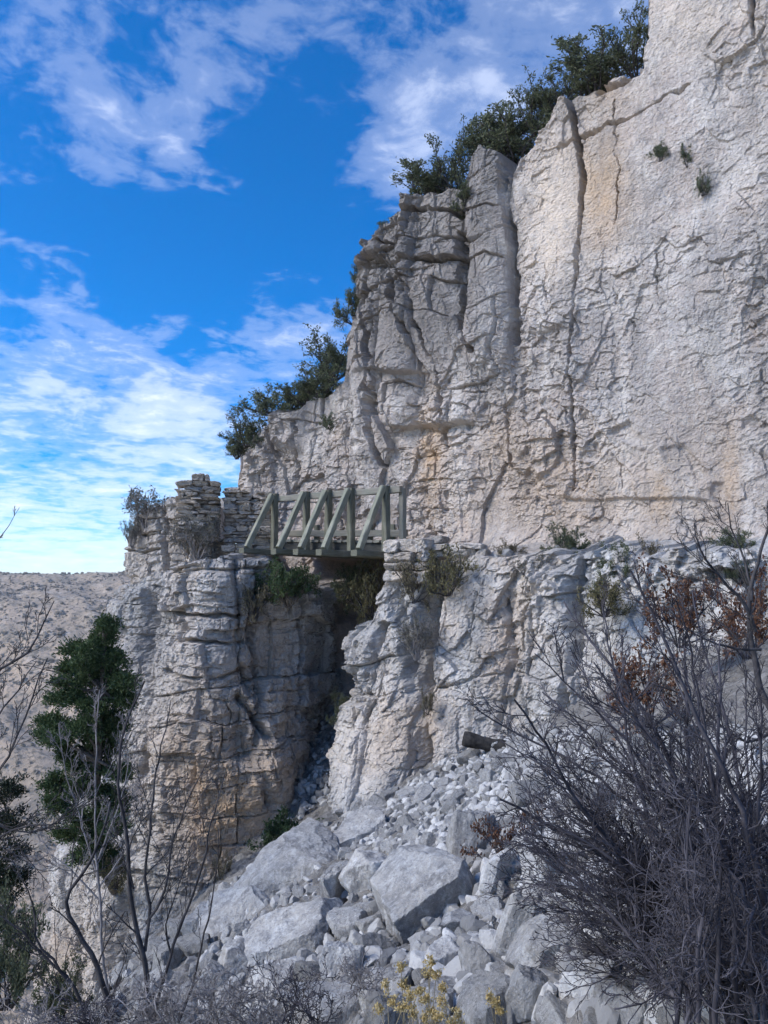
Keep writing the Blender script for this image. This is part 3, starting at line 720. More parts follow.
occupied = []
def boulder(px, py, w, h, seed, label, depth=.8, rot=(0, 0, 0), cat='boulder', sink=.30, lean=0.0, dims=None, sub=5, planes=11, faces=None):
    p = ground_hit(px, py + h * .32)
    dist = p[1]; W = w * dist / FPX / 2.0; H = h * dist / FPX / 1.9
    V, F = rock_shape(sub, seed, dims or (W, W * depth, H), planes, 26, .05, faces)
    o = rock_object('boulder' if cat == 'boulder' else 'rock_slab', V, F, (p[0], p[1] + W * depth * .3, p[2] + H * (.55 - sink)), (rot[0], rot[1] + lean, rot[2]), label, cat)
    occupied.append((px, py, w * .42, h * .42))
    return o

R = math.radians
boulder(430, 893, 116, 86, 101, 'biggest boulder on the scree, pale sloping top and shadowed blunt front', .8, (0, 0, 0), planes=7, sub=6, faces=[(-.42, -.32, .85, .55), (.38, -.88, -.28, .36), (.85, -.2, .1, .75), (-.9, -.2, -.35, .8)])
boulder(473, 838, 54, 62, 102, 'pointed pale boulder standing just above the biggest boulder', .8, (0, R(10), R(50)), planes=8)
boulder(496, 872, 34, 60, 103, 'narrow bluish boulder wedged right of the biggest boulder', .9, (0, R(18), R(10)), planes=9)
boulder(290, 874, 112, 44, 104, 'broad pale bedrock slab sloping down left across the upper scree', 1.3, (R(14), R(-26), R(15)), 'rock slab', planes=9, sub=6, sink=.45)
boulder(238, 912, 84, 36, 128, 'lower pale slab continuing the broad slab down to the left', 1.1, (R(10), R(-28), R(5)), 'rock slab', planes=9, sub=6, sink=.45)
boulder(292, 935, 104, 54, 105, 'humped slab with a jagged bright edge below the broad pale slab', 1.0, (R(6), R(-18), R(-10)), 'rock slab', planes=9, sub=6)
boulder(343, 968, 44, 54, 106, 'rounded dull grey boulder near the bottom, left of the yellow flowers', .9, (0, 0, R(40)), planes=14)
boulder(516, 930, 40, 88, 107, 'tall upright blade of pale rock right of the biggest boulder', .55, (0, R(16), R(-15)), planes=8)
boulder(552, 948, 84, 52, 108, 'bright topped boulder with an undercut dark base right of the upright blade', .8, (R(8), R(-8), R(25)), planes=9)
boulder(530, 996, 62, 50, 109, 'sloping pale wedge of rock at the bottom, left of the split boulder', .8, (R(10), R(22), R(30)), planes=8)
boulder(588, 988, 72, 66, 110, 'split angular boulder with a steep grey face at the bottom of the scree', .8, (0, R(-10), R(60)), planes=8)
boulder(545, 862, 56, 72, 111, 'large shaded boulder half hidden behind the bare thicket twigs', .8, (0, R(8), R(80)), planes=10)
boulder(238, 964, 46, 42, 112, 'squat pale boulder above the low grey brush, left of the humped slab', .9, (0, R(-10), R(20)), planes=10)
boulder(272, 990, 70, 42, 113, 'flat topped boulder among the low grey brush at the bottom', .9, (0, R(-8), R(70)), planes=9)
boulder(330, 1012, 96, 40, 114, 'long pale slab lying along the bottom edge of the scree', .8, (R(6), R(-12), R(12)), 'rock slab', planes=9)
boulder(338, 886, 36, 50, 115, 'upright pale block beside the broad slab, under the rubble fan', .7, (0, R(-14), R(35)), planes=8)
boulder(366, 874, 50, 44, 116, 'grey block touching the upper left side of the biggest boulder', .9, (0, R(12), R(15)), planes=10)
boulder(356, 836, 66, 32, 117, 'thin pale slab at the top left of the rubble fan by the gully', .9, (R(8), R(-20), R(20)), 'rock slab', planes=8)
boulder(461, 926, 42, 24, 118, 'flat dark boulder lying under the right side of the biggest boulder', .9, (0, R(8), R(0)), planes=9)
boulder(447, 962, 40, 36, 119, 'greenish grey boulder behind the yellow flowers', .9, (0, R(-16), R(45)), planes=9)
boulder(478, 962, 44, 40, 120, 'rounded boulder between the yellow flowers and the upright blade', .9, (0, R(14), R(75)), planes=12)
boulder(413, 958, 22, 40, 121, 'small leaning splinter of rock below the biggest boulder', .6, (0, R(28), R(10)), planes=8)
boulder(390, 990, 56, 36, 122, 'pale boulder behind the left yellow flower stems', .9, (0, R(-10), R(25)), planes=10)
boulder(632, 1006, 64, 46, 123, 'boulder under the lower left edge of the bare thicket', .8, (0, R(-14), R(35)), planes=9)
boulder(752, 928, 62, 66, 124, 'pale boulder seen through the thicket at the right edge', .9, (0, R(10), R(35)), planes=10)
boulder(612, 900, 90, 56, 125, 'pale boulder behind the lowest arching thicket twigs', .9, (0, R(-10), R(0)), planes=9)
boulder(440, 1004, 70, 40, 126, 'rock in front of the greenish boulder, behind the yellow flower heads', .9, (0, R(12), R(35)), planes=9)
boulder(205, 925, 46, 38, 127, 'pale block at the left edge of the scree below the buttress foot', .9, (0, R(-20), R(35)), planes=9)

# loose rocks: 270 singled ones (copies of 14 shapes), the finer rubble as one mass
protos = []
for k in range(14):
    rg = np.random.default_rng(300 + k)
    V, F = rock_shape(4, 300 + k, (1, rg.uniform(.55, .95), rg.uniform(.4, .8)), 9, 30, .05)
    protos.append(mesh_np('rock', V, None, M['boulder'], False, tri=F))
def in_scree(px, py):
    top = np.interp(px, [90, 150, 220, 300, 345, 400, 480, 540, 620, 700, 768], [1010, 950, 890, 838, 812, 790, 745, 735, 650, 620, 610])
    return py > top
n_r = 0; tries = 0
while n_r < 262 and tries < 30000:
    tries += 1
    py = 740 + 290 * random.random() ** .7; px = random.uniform(110, 700)
    if not in_scree(px, py): continue
    p = ground_hit(px, py)
    size = math.exp(random.uniform(math.log(.15 if tries < 2500 else .07), math.log(.40 if tries < 2500 else .26 if tries < 8000 else .14)))
    wpx = size * FPX / p[1]
    if wpx < 5: continue
    if any((px - a) ** 2 / (rw + wpx * .34) ** 2 + (py - b_) ** 2 / (rh + wpx * .34) ** 2 < 1 for a, b_, rw, rh in occupied): continue
    occupied.append((px, py, wpx * .42, wpx * .34))
    o = link('rock', protos[n_r % 14], loc=(p[0], p[1], p[2] + size * .22))
    o.scale = (size * .62,) * 3
    o.rotation_euler = (random.gauss(0, .35), random.gauss(-.2, .35), random.uniform(0, 6.28))
    tag(o, 'small angular grey limestone rock lying loose among the scree boulders', 'rock', 'loose rocks on the scree')
    n_r += 1

G_BROW = 'rocks along the trail brow'
for k in range(22):
    px = random.uniform(478, 740); Yb = np.interp(px, [470, 500, 540, 600, 680, 790], [13.2, 12.95, 12.6, 11.8, 11.0, 10.2]) + random.uniform(-.1, .5)
    p = at(px, np.interp(px, [470, 500, 590, 640, 760], [560, 556, 553, 556, 553]) + random.uniform(-3, 7), Yb); size = random.uniform(.10, .30)
    o = link('rock', protos[k % 14], loc=p); o.scale = (size * .62,) * 3; o.rotation_euler = (random.gauss(0, .3), random.gauss(0, .3), random.uniform(0, 6.28))
    tag(o, 'angular pale rock lying on the brow of the trail right of the footbridge', 'rock', G_BROW)

def rubble(name, n, sampler, smin, smax, label):
    VV, FF, off = [], [], 0
    rg = np.random.default_rng(3); shapes = [rock_shape(3, 800 + k, (1, rg.uniform(.5, .95), rg.uniform(.3, .8)), 8, 30, .04) for k in range(24)]
    for i in range(n):
        x, y, z = sampler()
        s = math.exp(random.uniform(math.log(smin), math.log(smax))) * .6
        V, F = shapes[i % 24]
        Rm = np.array(Euler((random.gauss(0, .5), random.gauss(-.2, .5), random.uniform(0, 6.28))).to_matrix())
        VV.append((V * s) @ Rm.T + np.array([x, y, z + s * .3])); FF.append(F + off); off += len(V)
    me = mesh_np(name, np.vstack(VV), None, M['rubble'], False, tri=np.vstack(FF))
    return tag(link(name, me), label, 'rubble', kind='stuff')
m, nt, b = mat_new('rubble_limestone'); N = NT(nt)
g = N.n('ShaderNodeNewGeometry'); vec = N.n('ShaderNodeTexCoord').outputs['Object']
c = N.ramp(g.outputs['Random Per Island'], [(0, (.17, .168, .165)), (.5, (.34, .33, .315)), (1, (.54, .53, .51))])
c = N.mix(N.math('MULTIPLY', N.ramp(N.noise(vec, 22, 5, .65), [(.5, 0), (.66, 1)]), .5), c, (.17, .165, .16))
N.l(c, b.inputs['Base Color']); M['rubble'] = m
bp = N.n('ShaderNodeBump'); bp.inputs['Strength'].default_value = .5; bp.inputs['Distance'].default_value = .02
N.l(N.noise(vec, 30, 5, .6), bp.inputs['Height']); N.l(bp.outputs[0], b.inputs['Normal'])
def s_fan():
    while True:
        py = 735 + 290 * random.random() ** 1.1; px = random.uniform(70, 768)
        if in_scree(px, py) and (py < 860 or random.random() < .35):
            return ground_hit(px, py)
rubble('rubble', 4800, s_fan, .025, .15, 'fan of small broken limestone rubble covering the slope below the lower cliff')
def s_top():
    while True:
        px, py = random.uniform(345, 640), random.uniform(735, 850)
        if in_scree(px, py): return ground_hit(px, py)
rubble('fine_rubble', 3800, s_top, .035, .15, 'paler fine rubble heaped at the top of the scree fan')
def s_gully():
    y = random.uniform(14.4, 18.0); x = random.uniform(-2.3, -.3); return x, y, zgs(x, y)
rubble('gully_rubble', 900, s_gully, .04, .16, 'shaded rubble on the floor of the gully under the bridge')

# ------------------------------------------------------------------ dry-stone walls
def stone_block(rg, w, d, h):
    V, F = ICO[4]
    o = rg.uniform(0, 99)
    n = np.array([[1, 0, 0], [-1, 0, 0], [0, 1, 0], [0, -1, 0], [0, 0, 1], [0, 0, -1]], float) + rg.normal(0, .10, (6, 3))
    c = rg.normal(size=(9, 3)); n = np.vstack([n, c]); n /= np.linalg.norm(n, axis=1)[:, None]
    dd = np.r_[np.full(6, 1.0), rg.uniform(1.05, 1.45, 9)]
    r = np.full(len(V), 2.0)
    for i in range(len(n)):
        r = np.minimum(r, dd[i] * (1 + .10 * noise3(V[:, 0] * 2.5 + o + i, V[:, 1] * 2.5, V[:, 2] * 2.5, 900) + .05 * noise3(V[:, 0] * 7 + o + i, V[:, 1] * 7, V[:, 2] * 7, 901)) / np.maximum(V @ n[i], 1e-3))
    P = V * r[:, None] * .5
    return P * np.array([w, d, h]), F

def drystone(name, p0, p1, z0, ztop, thick, label, seed, hmin=.055, hmax=.16, wmin=.10, wmax=.46):
    rg = np.random.default_rng(seed); p0, p1 = np.array(p0), np.array(p1)
    L = np.linalg.norm(p1 - p0); t = (p1 - p0) / L; nrm = np.array([t[1], -t[0]])
    VV, FF, off = [], [], 0
    z = z0
    while True:
        h = hmin + (hmax - hmin) * rg.uniform() ** 1.5; s = -rg.uniform(0, .06); any_ = False
        while s < L:
            w = rg.uniform(wmin, wmax); w = min(w, L - s + .05)
            mid = s + w / 2
            if z + h * .4 < ztop(mid) and w > .07:
                any_ = True
                hh = h * rg.uniform(.82, 1.08)
                V, F = stone_block(rg, w * 1.02, thick * rg.uniform(.85, 1.1), hh)
                a = rg.normal(0, .06); ca, sa = math.cos(a), math.sin(a)
                V = np.stack([V[:, 0] * ca - V[:, 2] * sa, V[:, 1], V[:, 0] * sa + V[:, 2] * ca], -1)
                c = p0 + t * mid + nrm * rg.normal(0, .045)
                W = np.stack([c[0] + t[0] * V[:, 0] + nrm[0] * V[:, 1], c[1] + t[1] * V[:, 0] + nrm[1] * V[:, 1], z + h / 2 + V[:, 2]], -1)
                VV.append(W); FF.append(F + off); off += len(V)
            s += w
        z += h * .96
        if not any_ or z > 6: break
    o = link(name, mesh_np(name, np.vstack(VV), None, M['stone'], False, tri=np.vstack(FF)))
    return tag(o, label, 'stone wall')

a, b_ = at(178, 530, 16.35), at(217, 530, 16.5)
drystone('stone_wall', a[:2], b_[:2], 1.25, lambda s: np.interp(s, [0, .1, .2, .6, .84], [2.05, 2.45, 2.62, 2.58, 2.45]), .5, 'tallest dry stone stack left of the bridge, on the rock shoulder', 11)
a, b_ = at(226, 530, 16.7), at(270, 530, 16.75)
drystone('stone_wall', a[:2], b_[:2], .85, lambda s: np.interp(s, [0, .1, .5, .8, 1], [2.2, 2.42, 2.3, 2.32, 2.3]), .5, 'dry stone wall meeting the left end of the footbridge handrail', 12)
a, b_ = at(392, 570, 13.95), at(432, 570, 13.55)
drystone('stone_abutment', a[:2], b_[:2], .30, lambda s: np.interp(s, [0, .5, .8], [1.10, 1.12, 1.0]), .55, 'stacked pale stone abutment under the right end of the footbridge', 13, .10, .24, .16, .46)
a, b_ = at(430, 556, 13.7), at(486, 556, 13.2)
drystone('stone_wall', a[:2], b_[:2], .72, lambda s: np.interp(s, [0, .4, .7, 1.2], [1.06, 1.0, .98, .88]), .4, 'low dry stone kerb along the trail right of the bridge abutment', 14)

# ------------------------------------------------------------------ timber footbridge
def beam(p, q, w, h, up=(0, 0, 1), bev=.012, round_=False):
    """a squared timber from p to q"""
    p, q = Vector(p), Vector(q); d = (q - p); L = d.length; d.normalize()
    upv = Vector(up); sx = d.cross(upv)
    if sx.length < 1e-3: sx = Vector((1, 0, 0))
    sx.normalize(); sy = sx.cross(d).normalized()
    prof = []
    if round_:
        prof = [(math.cos(a) * w / 2, math.sin(a) * h / 2) for a in np.linspace(0, 2 * math.pi, 13)[:-1]]
    else:
        for sxn, syn in ((1, 1), (-1, 1), (-1, -1), (1, -1)):
            c1 = (sxn * (w / 2 - bev), syn * h / 2); c2 = (sxn * w / 2, syn * (h / 2 - bev))
            prof += [c2, c1] if sxn * syn > 0 else [c1, c2]
    V, F = [], []
    n = len(prof); k = max(2, int(L / .25) + 1)
    for i in range(k):
        c = p + d * (L * i / (k - 1))
        jit = .004
        for a, b2 in prof:
            V.append(tuple(c + sx * (a + random.gauss(0, jit)) + sy * (b2 + random.gauss(0, jit))))
    for i in range(k - 1):
        for j in range(n):
            F.append((i * n + j, i * n + (j + 1) % n, (i + 1) * n + (j + 1) % n, (i + 1) * n + j))
    V.append(tuple(p)); V.append(tuple(q)); T = []
    for j in range(n):
        T.append((len(V) - 2, (j + 1) % n, j)); T.append((len(V) - 1, (k - 1) * n + j, (k - 1) * n + (j + 1) % n))
    return np.array(V), np.array(F), np.array(T)

def timber(name, parent, mat, p, q, w, h, **kw):
    V, F, T = beam(p, q, w, h, **kw)
    d = (Vector(q) - Vector(p)).normalized()          # the grain runs along local z
    rot = d.to_track_quat('Z', 'Y').to_matrix()
    mid = (np.array(p) + np.array(q)) / 2
    Vl = (V - mid) @ np.array(rot)
    o = link(name, mesh_np(name, Vl, F, mat, False, tri=T), parent)
    base = np.array(parent.location) if parent.type == 'EMPTY' else np.zeros(3)
    o.matrix_local = Matrix.Translation(Vector(mid - base)) @ rot.to_4x4()
    return o

DZ = 1.20                                              # deck height above the eye
f0, f1 = np.array([pX(274, 16.3), 16.3]), np.array([pX(386, 14.25), 14.25])
bd = (f1 - f0) / np.linalg.norm(f1 - f0); bn = np.array([-bd[1], bd[0]]) * -1
if bn[1] > 0: bn = -bn                                  # outward, towards the viewer
posts_px = [274, 306, 328, 351, 386]
def on_front(px):
    r = (px - CX) / FPX; A = np.array([bd, [-r * 0, 0]])
    t = (r * f0[1] - f0[0]) / (bd[0] - r * bd[1]); return f0 + bd * t
bridge = empty('footbridge', (float(f0[0]), float(f0[1]), DZ), 'weathered greenish timber footbridge with raked side braces spanning the dark gully', 'footbridge')
zb0, zb1 = at(274, 552.5, 16.3)[2], at(386, 555, 14.25)[2]; zt0, zt1 = at(274, 494, 16.3)[2], at(386, 486, 14.25)[2]
def tb(xy): return float(np.dot(np.array(xy) - f0, bd) / np.linalg.norm(f1 - f0))
def p3(xy, h, top=False):
    """a point h above the cross beams (or above the post tops); the bridge falls gently to the right"""
    t = tb(xy); z = (zt0 + (zt1 - zt0) * t) if top else (zb0 + (zb1 - zb0) * t)
    return (float(xy[0]), float(xy[1]), float(z + h))
ZB = 0.0; DK = .31
for i, px in enumerate(posts_px):
    f = on_front(px)
    timber('post', bridge, M['wood'], p3(f, .055), p3(f, 0, True), .125, .115, up=(bd[0], bd[1], 0))
    out = f + bn * .78
    timber('brace', bridge, M['wood_skylit'], p3(out - bn * .05, .07), p3(f + bn * .085, -.03, True), .115, .10, up=(bd[0], bd[1], 0))
    timber('cross_beam', bridge, M['wood'], p3(out + bn * .09, 0), p3(f - bn * 1.35, 0), .15, .11)
    for hh in (-.10, -.22):
        q_ = p3(f + bn * .125, hh, True); V, F, T = beam(q_, (q_[0] + bn[0] * .035, q_[1] + bn[1] * .035, q_[2]), .034, .034, round_=True)
        link('bolt', mesh_np('bolt', V - np.array(bridge.location), F, M['log'], False, tri=T), bridge)
    if i < 4:                                           # the wall side of the deck has lower posts
        timber('back_post', bridge, M['wood'], p3(f - bn * 1.25, .055), p3(f - bn * 1.25, DK + .36), .10, .10, up=(bd[0], bd[1], 0))
timber('handrail', bridge, M['wood_grey'], p3(f0 - bn * .085 - bd * .42, -.10, True), p3(f1 - bn * .085 + bd * .30, -.07, True), .10, .125)
timber('mid_rail', bridge, M['wood_grey'], p3(f0 - bn * 1.17 - bd * 1.0, DK + .17), p3(f1 - bn * 1.17 - bd * .45, DK + .17), .07, .14)
timber('end_post', bridge, M['wood_grey'], p3(f1 - bn * .17 + bd * .26, DK), p3(f1 - bn * .17 + bd * .26, -.04, True), .11, .11, up=(bd[0], bd[1], 0))
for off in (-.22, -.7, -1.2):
    timber('stringer', bridge, M['wood_shaded'], p3(f0 - bd * .5 + bn * off, .145), p3(f1 + bd * .3 + bn * off, .145), .12, .17)
Ld = np.linalg.norm(f1 - f0); npl = int((Ld + .9) / .165)
VV, FF, TT, off = [], [], [], 0
for i in range(npl):
    c = f0 + bd * (-.5 + i * .165 + random.uniform(-.004, .004))
    V, F, T = beam(p3(c - bn * random.uniform(.09, .16), .258), p3(c - bn * 1.32, .258), .145, .045)
    VV.append(V); FF.append(F + off); TT.append(T + off); off += len(V)
dk = link('deck', mesh_np('deck', np.vstack(VV) - np.array(bridge.location), np.vstack(FF), M['wood_grey'], False, tri=np.vstack(TT)), bridge)

# ------------------------------------------------------------------ branches and leaves
class Tubes:
    def __init__(s): s.g = {}
    def add(s, pts, rad, sides=4):
        if len(pts) > 1: s.g.setdefault((len(pts), sides), []).append((pts, rad))
    def arrays(s):
        VV, FF, off = [], [], 0
        for (n, k), lst in s.g.items():
            P = np.array([np.asarray(q[0], float) for q in lst]); Rr = np.array([np.asarray(q[1], float) for q in lst])
            t = np.gradient(P, axis=1); t /= np.linalg.norm(t, axis=2)[..., None] + 1e-9
            d0 = np.abs(t[:, :1, :] @ np.array([.31, .77, .55]))
            ref = np.where((d0 < .9)[..., None], np.array([.31, .77, .55]), np.array([1., 0, 0]))
            a = np.cross(t, np.broadcast_to(ref, t.shape)); a /= np.linalg.norm(a, axis=2)[..., None] + 1e-9
            b = np.cross(t, a); th = np.arange(k) * 2 * math.pi / k
            ring = P[:, :, None, :] + Rr[:, :, None, None] * (np.cos(th)[None, None, :, None] * a[:, :, None, :] + np.sin(th)[None, None, :, None] * b[:, :, None, :])
            i = np.arange(len(lst) * n * k).reshape(len(lst), n, k); r = np.roll(i, -1, 2)
            VV.append(ring.reshape(-1, 3)); FF.append(np.stack([i[:, :-1], r[:, :-1], r[:, 1:], i[:, 1:]], -1).reshape(-1, 4) + off)
            off += len(lst) * n * k
        return np.vstack(VV), np.vstack(FF)
    def build(s, name, mat, parent=None, origin=None):
        V, F = s.arrays()
        if origin is not None: V = V - np.asarray(origin)
        return link(name, mesh_np(name, V, F, mat, True), parent)

def wander(p, d, L, n, rg, bend=.25, up=0.0, target=None):
    """a crooked shoot"""
    pts = [np.array(p, float)]; d = np.array(d, float); d /= np.linalg.norm(d)
    for i in range(n):
        d = d + rg.normal(0, bend, 3) * (1.0 / math.sqrt(n)) * 1.6 + np.array([0, 0, up]) / n
        d /= np.linalg.norm(d); pts.append(pts[-1] + d * L / n)
    return np.array(pts), d

def grow(T, p, d, L, r, level, rg, kids=(5, 5, 4), ratio=.5, bend=.3, spread=.8, up=.2, tips=None, nseg=6, rmin=.0016, start=.2, sides=4):
    pts, _ = wander(p, d, L, nseg, rg, bend, up)
    T.add(pts, np.linspace(r, max(r * .45, rmin), len(pts)), sides if level == 0 else 4 if r > .004 else 3)
    if level >= len(kids):
        if tips is not None: tips.append(pts)
        return
    seg = np.diff(pts, axis=0)
    for k in range(kids[level]):
        u = start + (1 - start) * (k + rg.uniform(.1, .9)) / kids[level]
        i = min(int(u * nseg), nseg - 1); q = pts[i] + seg[i] * (u * nseg - i)
        t = seg[i] / np.linalg.norm(seg[i])
        o = rg.normal(size=3); o -= t * (o @ t); o /= np.linalg.norm(o)
        dd = t * math.cos(spread) + o * math.sin(spread) * rg.uniform(.6, 1.2)
        grow(T, q, dd, L * ratio * rg.uniform(.6, 1.25) * (1.15 - .5 * u), max(r * .58, rmin), level + 1, rg, kids, ratio, bend, spread, up, tips, max(3, nseg - 1), rmin, .15, sides)
    if tips is not None: tips.append(pts[-3:])

def leaf_cards(C, D, size, rg, aspect=.4, curl=.15):
    """small pointed leaves with a fold: centres C, directions D"""
    n = len(C)
    s = size * rg.uniform(.6, 1.35, n)[:, None]
    D = D / (np.linalg.norm(D, axis=1)[:, None] + 1e-9)
    o = rg.normal(size=(n, 3)); W = np.cross(D, o); W /= np.linalg.norm(W, axis=1)[:, None] + 1e-9
    U = np.cross(W, D)
    a = C; b = C + D * s * .5 + W * s * aspect * .5 + U * s * curl; c = C + D * s; d = C + D * s * .5 - W * s * aspect * .5 + U * s * curl
    V = np.stack([a, b, c, d], 1).reshape(-1, 3)
    i = np.arange(n)[:, None] * 4
    T = np.concatenate([i + np.array([[0, 1, 2]]), i + np.array([[0, 2, 3]])], 0)
    return V, T

def leaves_on(tips, per, size, rg, jitter=.03, aspect=.4, along=.5):
    C, D = [], []
    for pts in tips:
        seg = np.diff(pts, axis=0)
        for _ in range(per):
            u = rg.uniform(.1, 1) * (len(pts) - 1); i = min(int(u), len(pts) - 2)
            C.append(pts[i] + seg[i] * (u - i) + rg.normal(0, jitter, 3))
            t = seg[i] / (np.linalg.norm(seg[i]) + 1e-9)
            D.append(t * along + rg.normal(0, .6, 3))
    return leaf_cards(np.array(C), np.array(D), size, rg, aspect)

def make_bush(seed, leaf_mat, twig_mat, stems=9, H=1.0, W=1.0, per=7, leaf=.055, kids=(4, 4), up=.35, lean=(0, 0), aspect=.42):
    """meshes of a bush about 1 m tall round the origin: (branches, foliage)"""
    rg = np.random.default_rng(seed); T = Tubes(); tips = []
    for k in range(stems):
        az = 2 * math.pi * (k + rg.uniform(0, .8)) / stems; tilt = rg.uniform(.15, 1.15)
        d = np.array([math.cos(az) * math.sin(tilt) * W + lean[0], math.sin(az) * math.sin(tilt) * W + lean[1], math.cos(tilt) * H])
        grow(T, (.05 * math.cos(az), .05 * math.sin(az), -.08), d, rg.uniform(.5, .8) * np.linalg.norm(d), .014, 0, rg, kids, .52, .28, .75, up, tips, 5, .0022)
    V, F = T.arrays(); Vl, Tl = leaves_on(tips, per, leaf, rg, .025, aspect)
    lo, hi = np.percentile(Vl, 2, axis=0), np.percentile(Vl, 98, axis=0)          # bring it to 1 m wide, 1 m tall
    k = np.array([1 / (hi[0] - lo[0]), 1 / (hi[1] - lo[1]), 1 / hi[2]]); c = np.array([(hi[0] + lo[0]) / 2, (hi[1] + lo[1]) / 2, 0])
    V, Vl = (V - c) * k, (Vl - c) * k
    br = mesh_np('branches', V, F, twig_mat, True)
    fo = mesh_np('foliage', Vl, None, leaf_mat, False, tri=Tl)
    return br, fo

BUSH = {
    'olive': [make_bush(900 + k, M['leaf_olive'], M['twig_dark'], 12, 1.0, 1.0, 15, .05, (5, 4)) for k in range(3)],
    'grey': [make_bush(920, M['leaf_grey'], M['twig_grey'], 14, .8, 1.1, 6, .05, (4, 4))],
    'brown': [make_bush(930, M['leaf_brown'], M['twig_dark'], 14, .8, 1.1, 7, .05, (4, 4))],
    'yellow': [make_bush(940, M['leaf_yellow'], M['twig_dark'], 16, .75, 1.1, 8, .05, (4, 4))],
    'green': [make_bush(950, M['leaf_juniper'], M['bark'], 12, .9, 1.0, 12, .06, (5, 4))],
    'rust': [make_bush(960, M['leaf_rust'], M['twig_purple'], 10, 1.0, 1.0, 9, .05, (4, 4), aspect=.55)],
}
def bush(kind, px, py_base, Y, hpx, wpx, label, name='shrub', group=None, k=0, dz=0.0):
    p = at(px, py_base, Y)
    br, fo = BUSH[kind][k % len(BUSH[kind])]
    h = hpx * Y / FPX * 1.05; w = wpx * Y / FPX * 1.05
    o = empty(name, (p[0], p[1], p[2] + dz), label, 'shrub', group, rz=random.uniform(0, 6.28), scale=(w, w, h))
    link('branches', br, o); link('foliage', fo, o)
    return o

def wallY(px, off=0.0):
    """distance of the main wall under a pixel column, plus a step behind its brow"""
    r = (px - CX) / FPX; t = (r * W0[1] - W0[0]) / (WD[0] - r * WD[1])
    return W0[1] + WD[1] * t + off
G_RIM = 'shrubs along the cliff rim'
rim = [
    ('olive', 632, 72, .7, 62, 60, 'tallest dark shrub on the cliff rim, nearest the top edge of the photo'),
    ('olive', 598, 90, .6, 52, 56, 'bushy dark green shrub on the rim above the long vertical crack'),
    ('olive', 566, 102, .5, 30, 46, 'low spreading shrub on the rim at the top of the long crack'),
    ('olive', 541, 128, .6, 46, 46, 'airy upright shrub on the rim just left of the long crack'),
    ('olive', 515, 158, .5, 52, 52, 'rounded shrub filling the notch above the second dark crack'),
    ('olive', 488, 150, .6, 40, 44, 'shrub on top of the free standing rock column'),
    ('olive', 459, 188, .7, 48, 56, 'wide shrub on the rim left of the rock column'),
    ('olive', 432, 198, .6, 34, 46, 'low dark shrub at the outer corner of the upper rim'),
    ('olive', 467, 206, -.15, 22, 24, 'small shrub in the ledge joint under the rim corner'),
    ('olive', 384, 240, .4, 14, 22, 'tiny tuft of shrub on the rim step below the upper corner'),
    ('olive', 398, 232, .5, 18, 30, 'short shrub on the step just below the outer corner of the upper rim'),
    ('olive', 364, 280, .5, 30, 22, 'narrow shrub clinging to the steep rim above the slender airy shrub'),
    ('olive', 320, 392, .6, 34, 40, 'shrub between the round shrub and the spiky shrub on the lower rim'),
    ('olive', 500, 160, .9, 44, 44, 'shrub peeping over behind the free standing rock column'),
    ('olive', 352, 318, .5, 48, 34, 'slender airy shrub on the steep rim under the upper step'),
    ('olive', 334, 372, .5, 54, 52, 'round shrub in the angle where the lower rim begins'),
    ('olive', 306, 400, .6, 36, 44, 'spiky shrub on the middle of the lower rim'),
    ('olive', 276, 414, .6, 42, 56, 'wide dark shrub on the lower rim above the grey block'),
    ('olive', 249, 438, .5, 36, 40, 'shrub at the left end of the lower rim'),
    ('olive', 236, 452, .5, 28, 22, 'last small shrub hanging at the far left rim corner'),
]
for i, (kd, px, py, off, h, w, lab) in enumerate(rim):
    q = .72 if px < 400 else .95
    bush(kd, px, py + 5, wallY(px, off), h * (q + .04), w * (q + .38), lab, 'shrub', G_RIM, i)
G_FACE = 'small shrubs rooted in the cliff face'
for i, (px, py, h, w, lab) in enumerate([(328, 428, 14, 16, 'small shrub on the lower cliff face above the bridge'), (660, 160, 18, 20, 'dark tuft rooted by the arched crack high on the wall'),
                                         (688, 166, 22, 14, 'upright tuft rooted right of the arched crack'), (703, 194, 22, 16, 'lowest of the three tufts high on the wall')]):
    bush('olive', px, py, wallY(px, -.25), h, w, lab, 'shrub', G_FACE, i)
bush('green', 286, 602, 15.15, 36, 46, 'bright green bush on the buttress below the bridge')
bush('brown', 252, 616, 14.9, 34, 38, 'dull brown bush left of the bright green bush')
bush('grey', 194, 556, 16.0, 40, 46, 'grey leafless looking bush at the foot of the tallest stone stack')
bush('grey', 150, 526, 17.0, 34, 44, 'pale wispy bush on the rock shoulder against the sky')
bush('grey', 131, 545, 17.0, 26, 18, 'wispy tuft on the left edge of the rock shoulder')
bush('yellow', 372, 622, 15.6, 52, 48, 'yellow green bush in the gully under the bridge')
bush('olive', 352, 600, 16.2, 34, 40, 'dark bush deep in the shade under the bridge deck')
bush('yellow', 450, 590, 13.0, 38, 46, 'rounded yellowish bush on the brow beside the stone kerb')
bush('brown', 414, 598, 13.5, 40, 34, 'dull bush growing below the stone abutment')
bush('grey', 416, 655, 12.9, 36, 32, 'dark grey bush in the groove of the lower cliff')
bush('brown', 427, 712, 12.5, 20, 14, 'small tuft low in the groove of the lower cliff')
bush('olive', 569, 556, 12.6, 28, 40, 'dark shrub on the trail at the wall foot')
bush('olive', 617, 584, 11.4, 38, 40, 'dark green shrub on the broken brow right of the fluted face')
bush('yellow', 604, 612, 11.0, 30, 44, 'mossy yellow shrub below the dark brow shrub')
bush('brown', 652, 570, 11.3, 30, 30, 'thin twiggy shrub on the brow right of the dark shrub')
bush('olive', 733, 552, 10.8, 22, 36, 'low dark shrub on the ledge near the right edge')
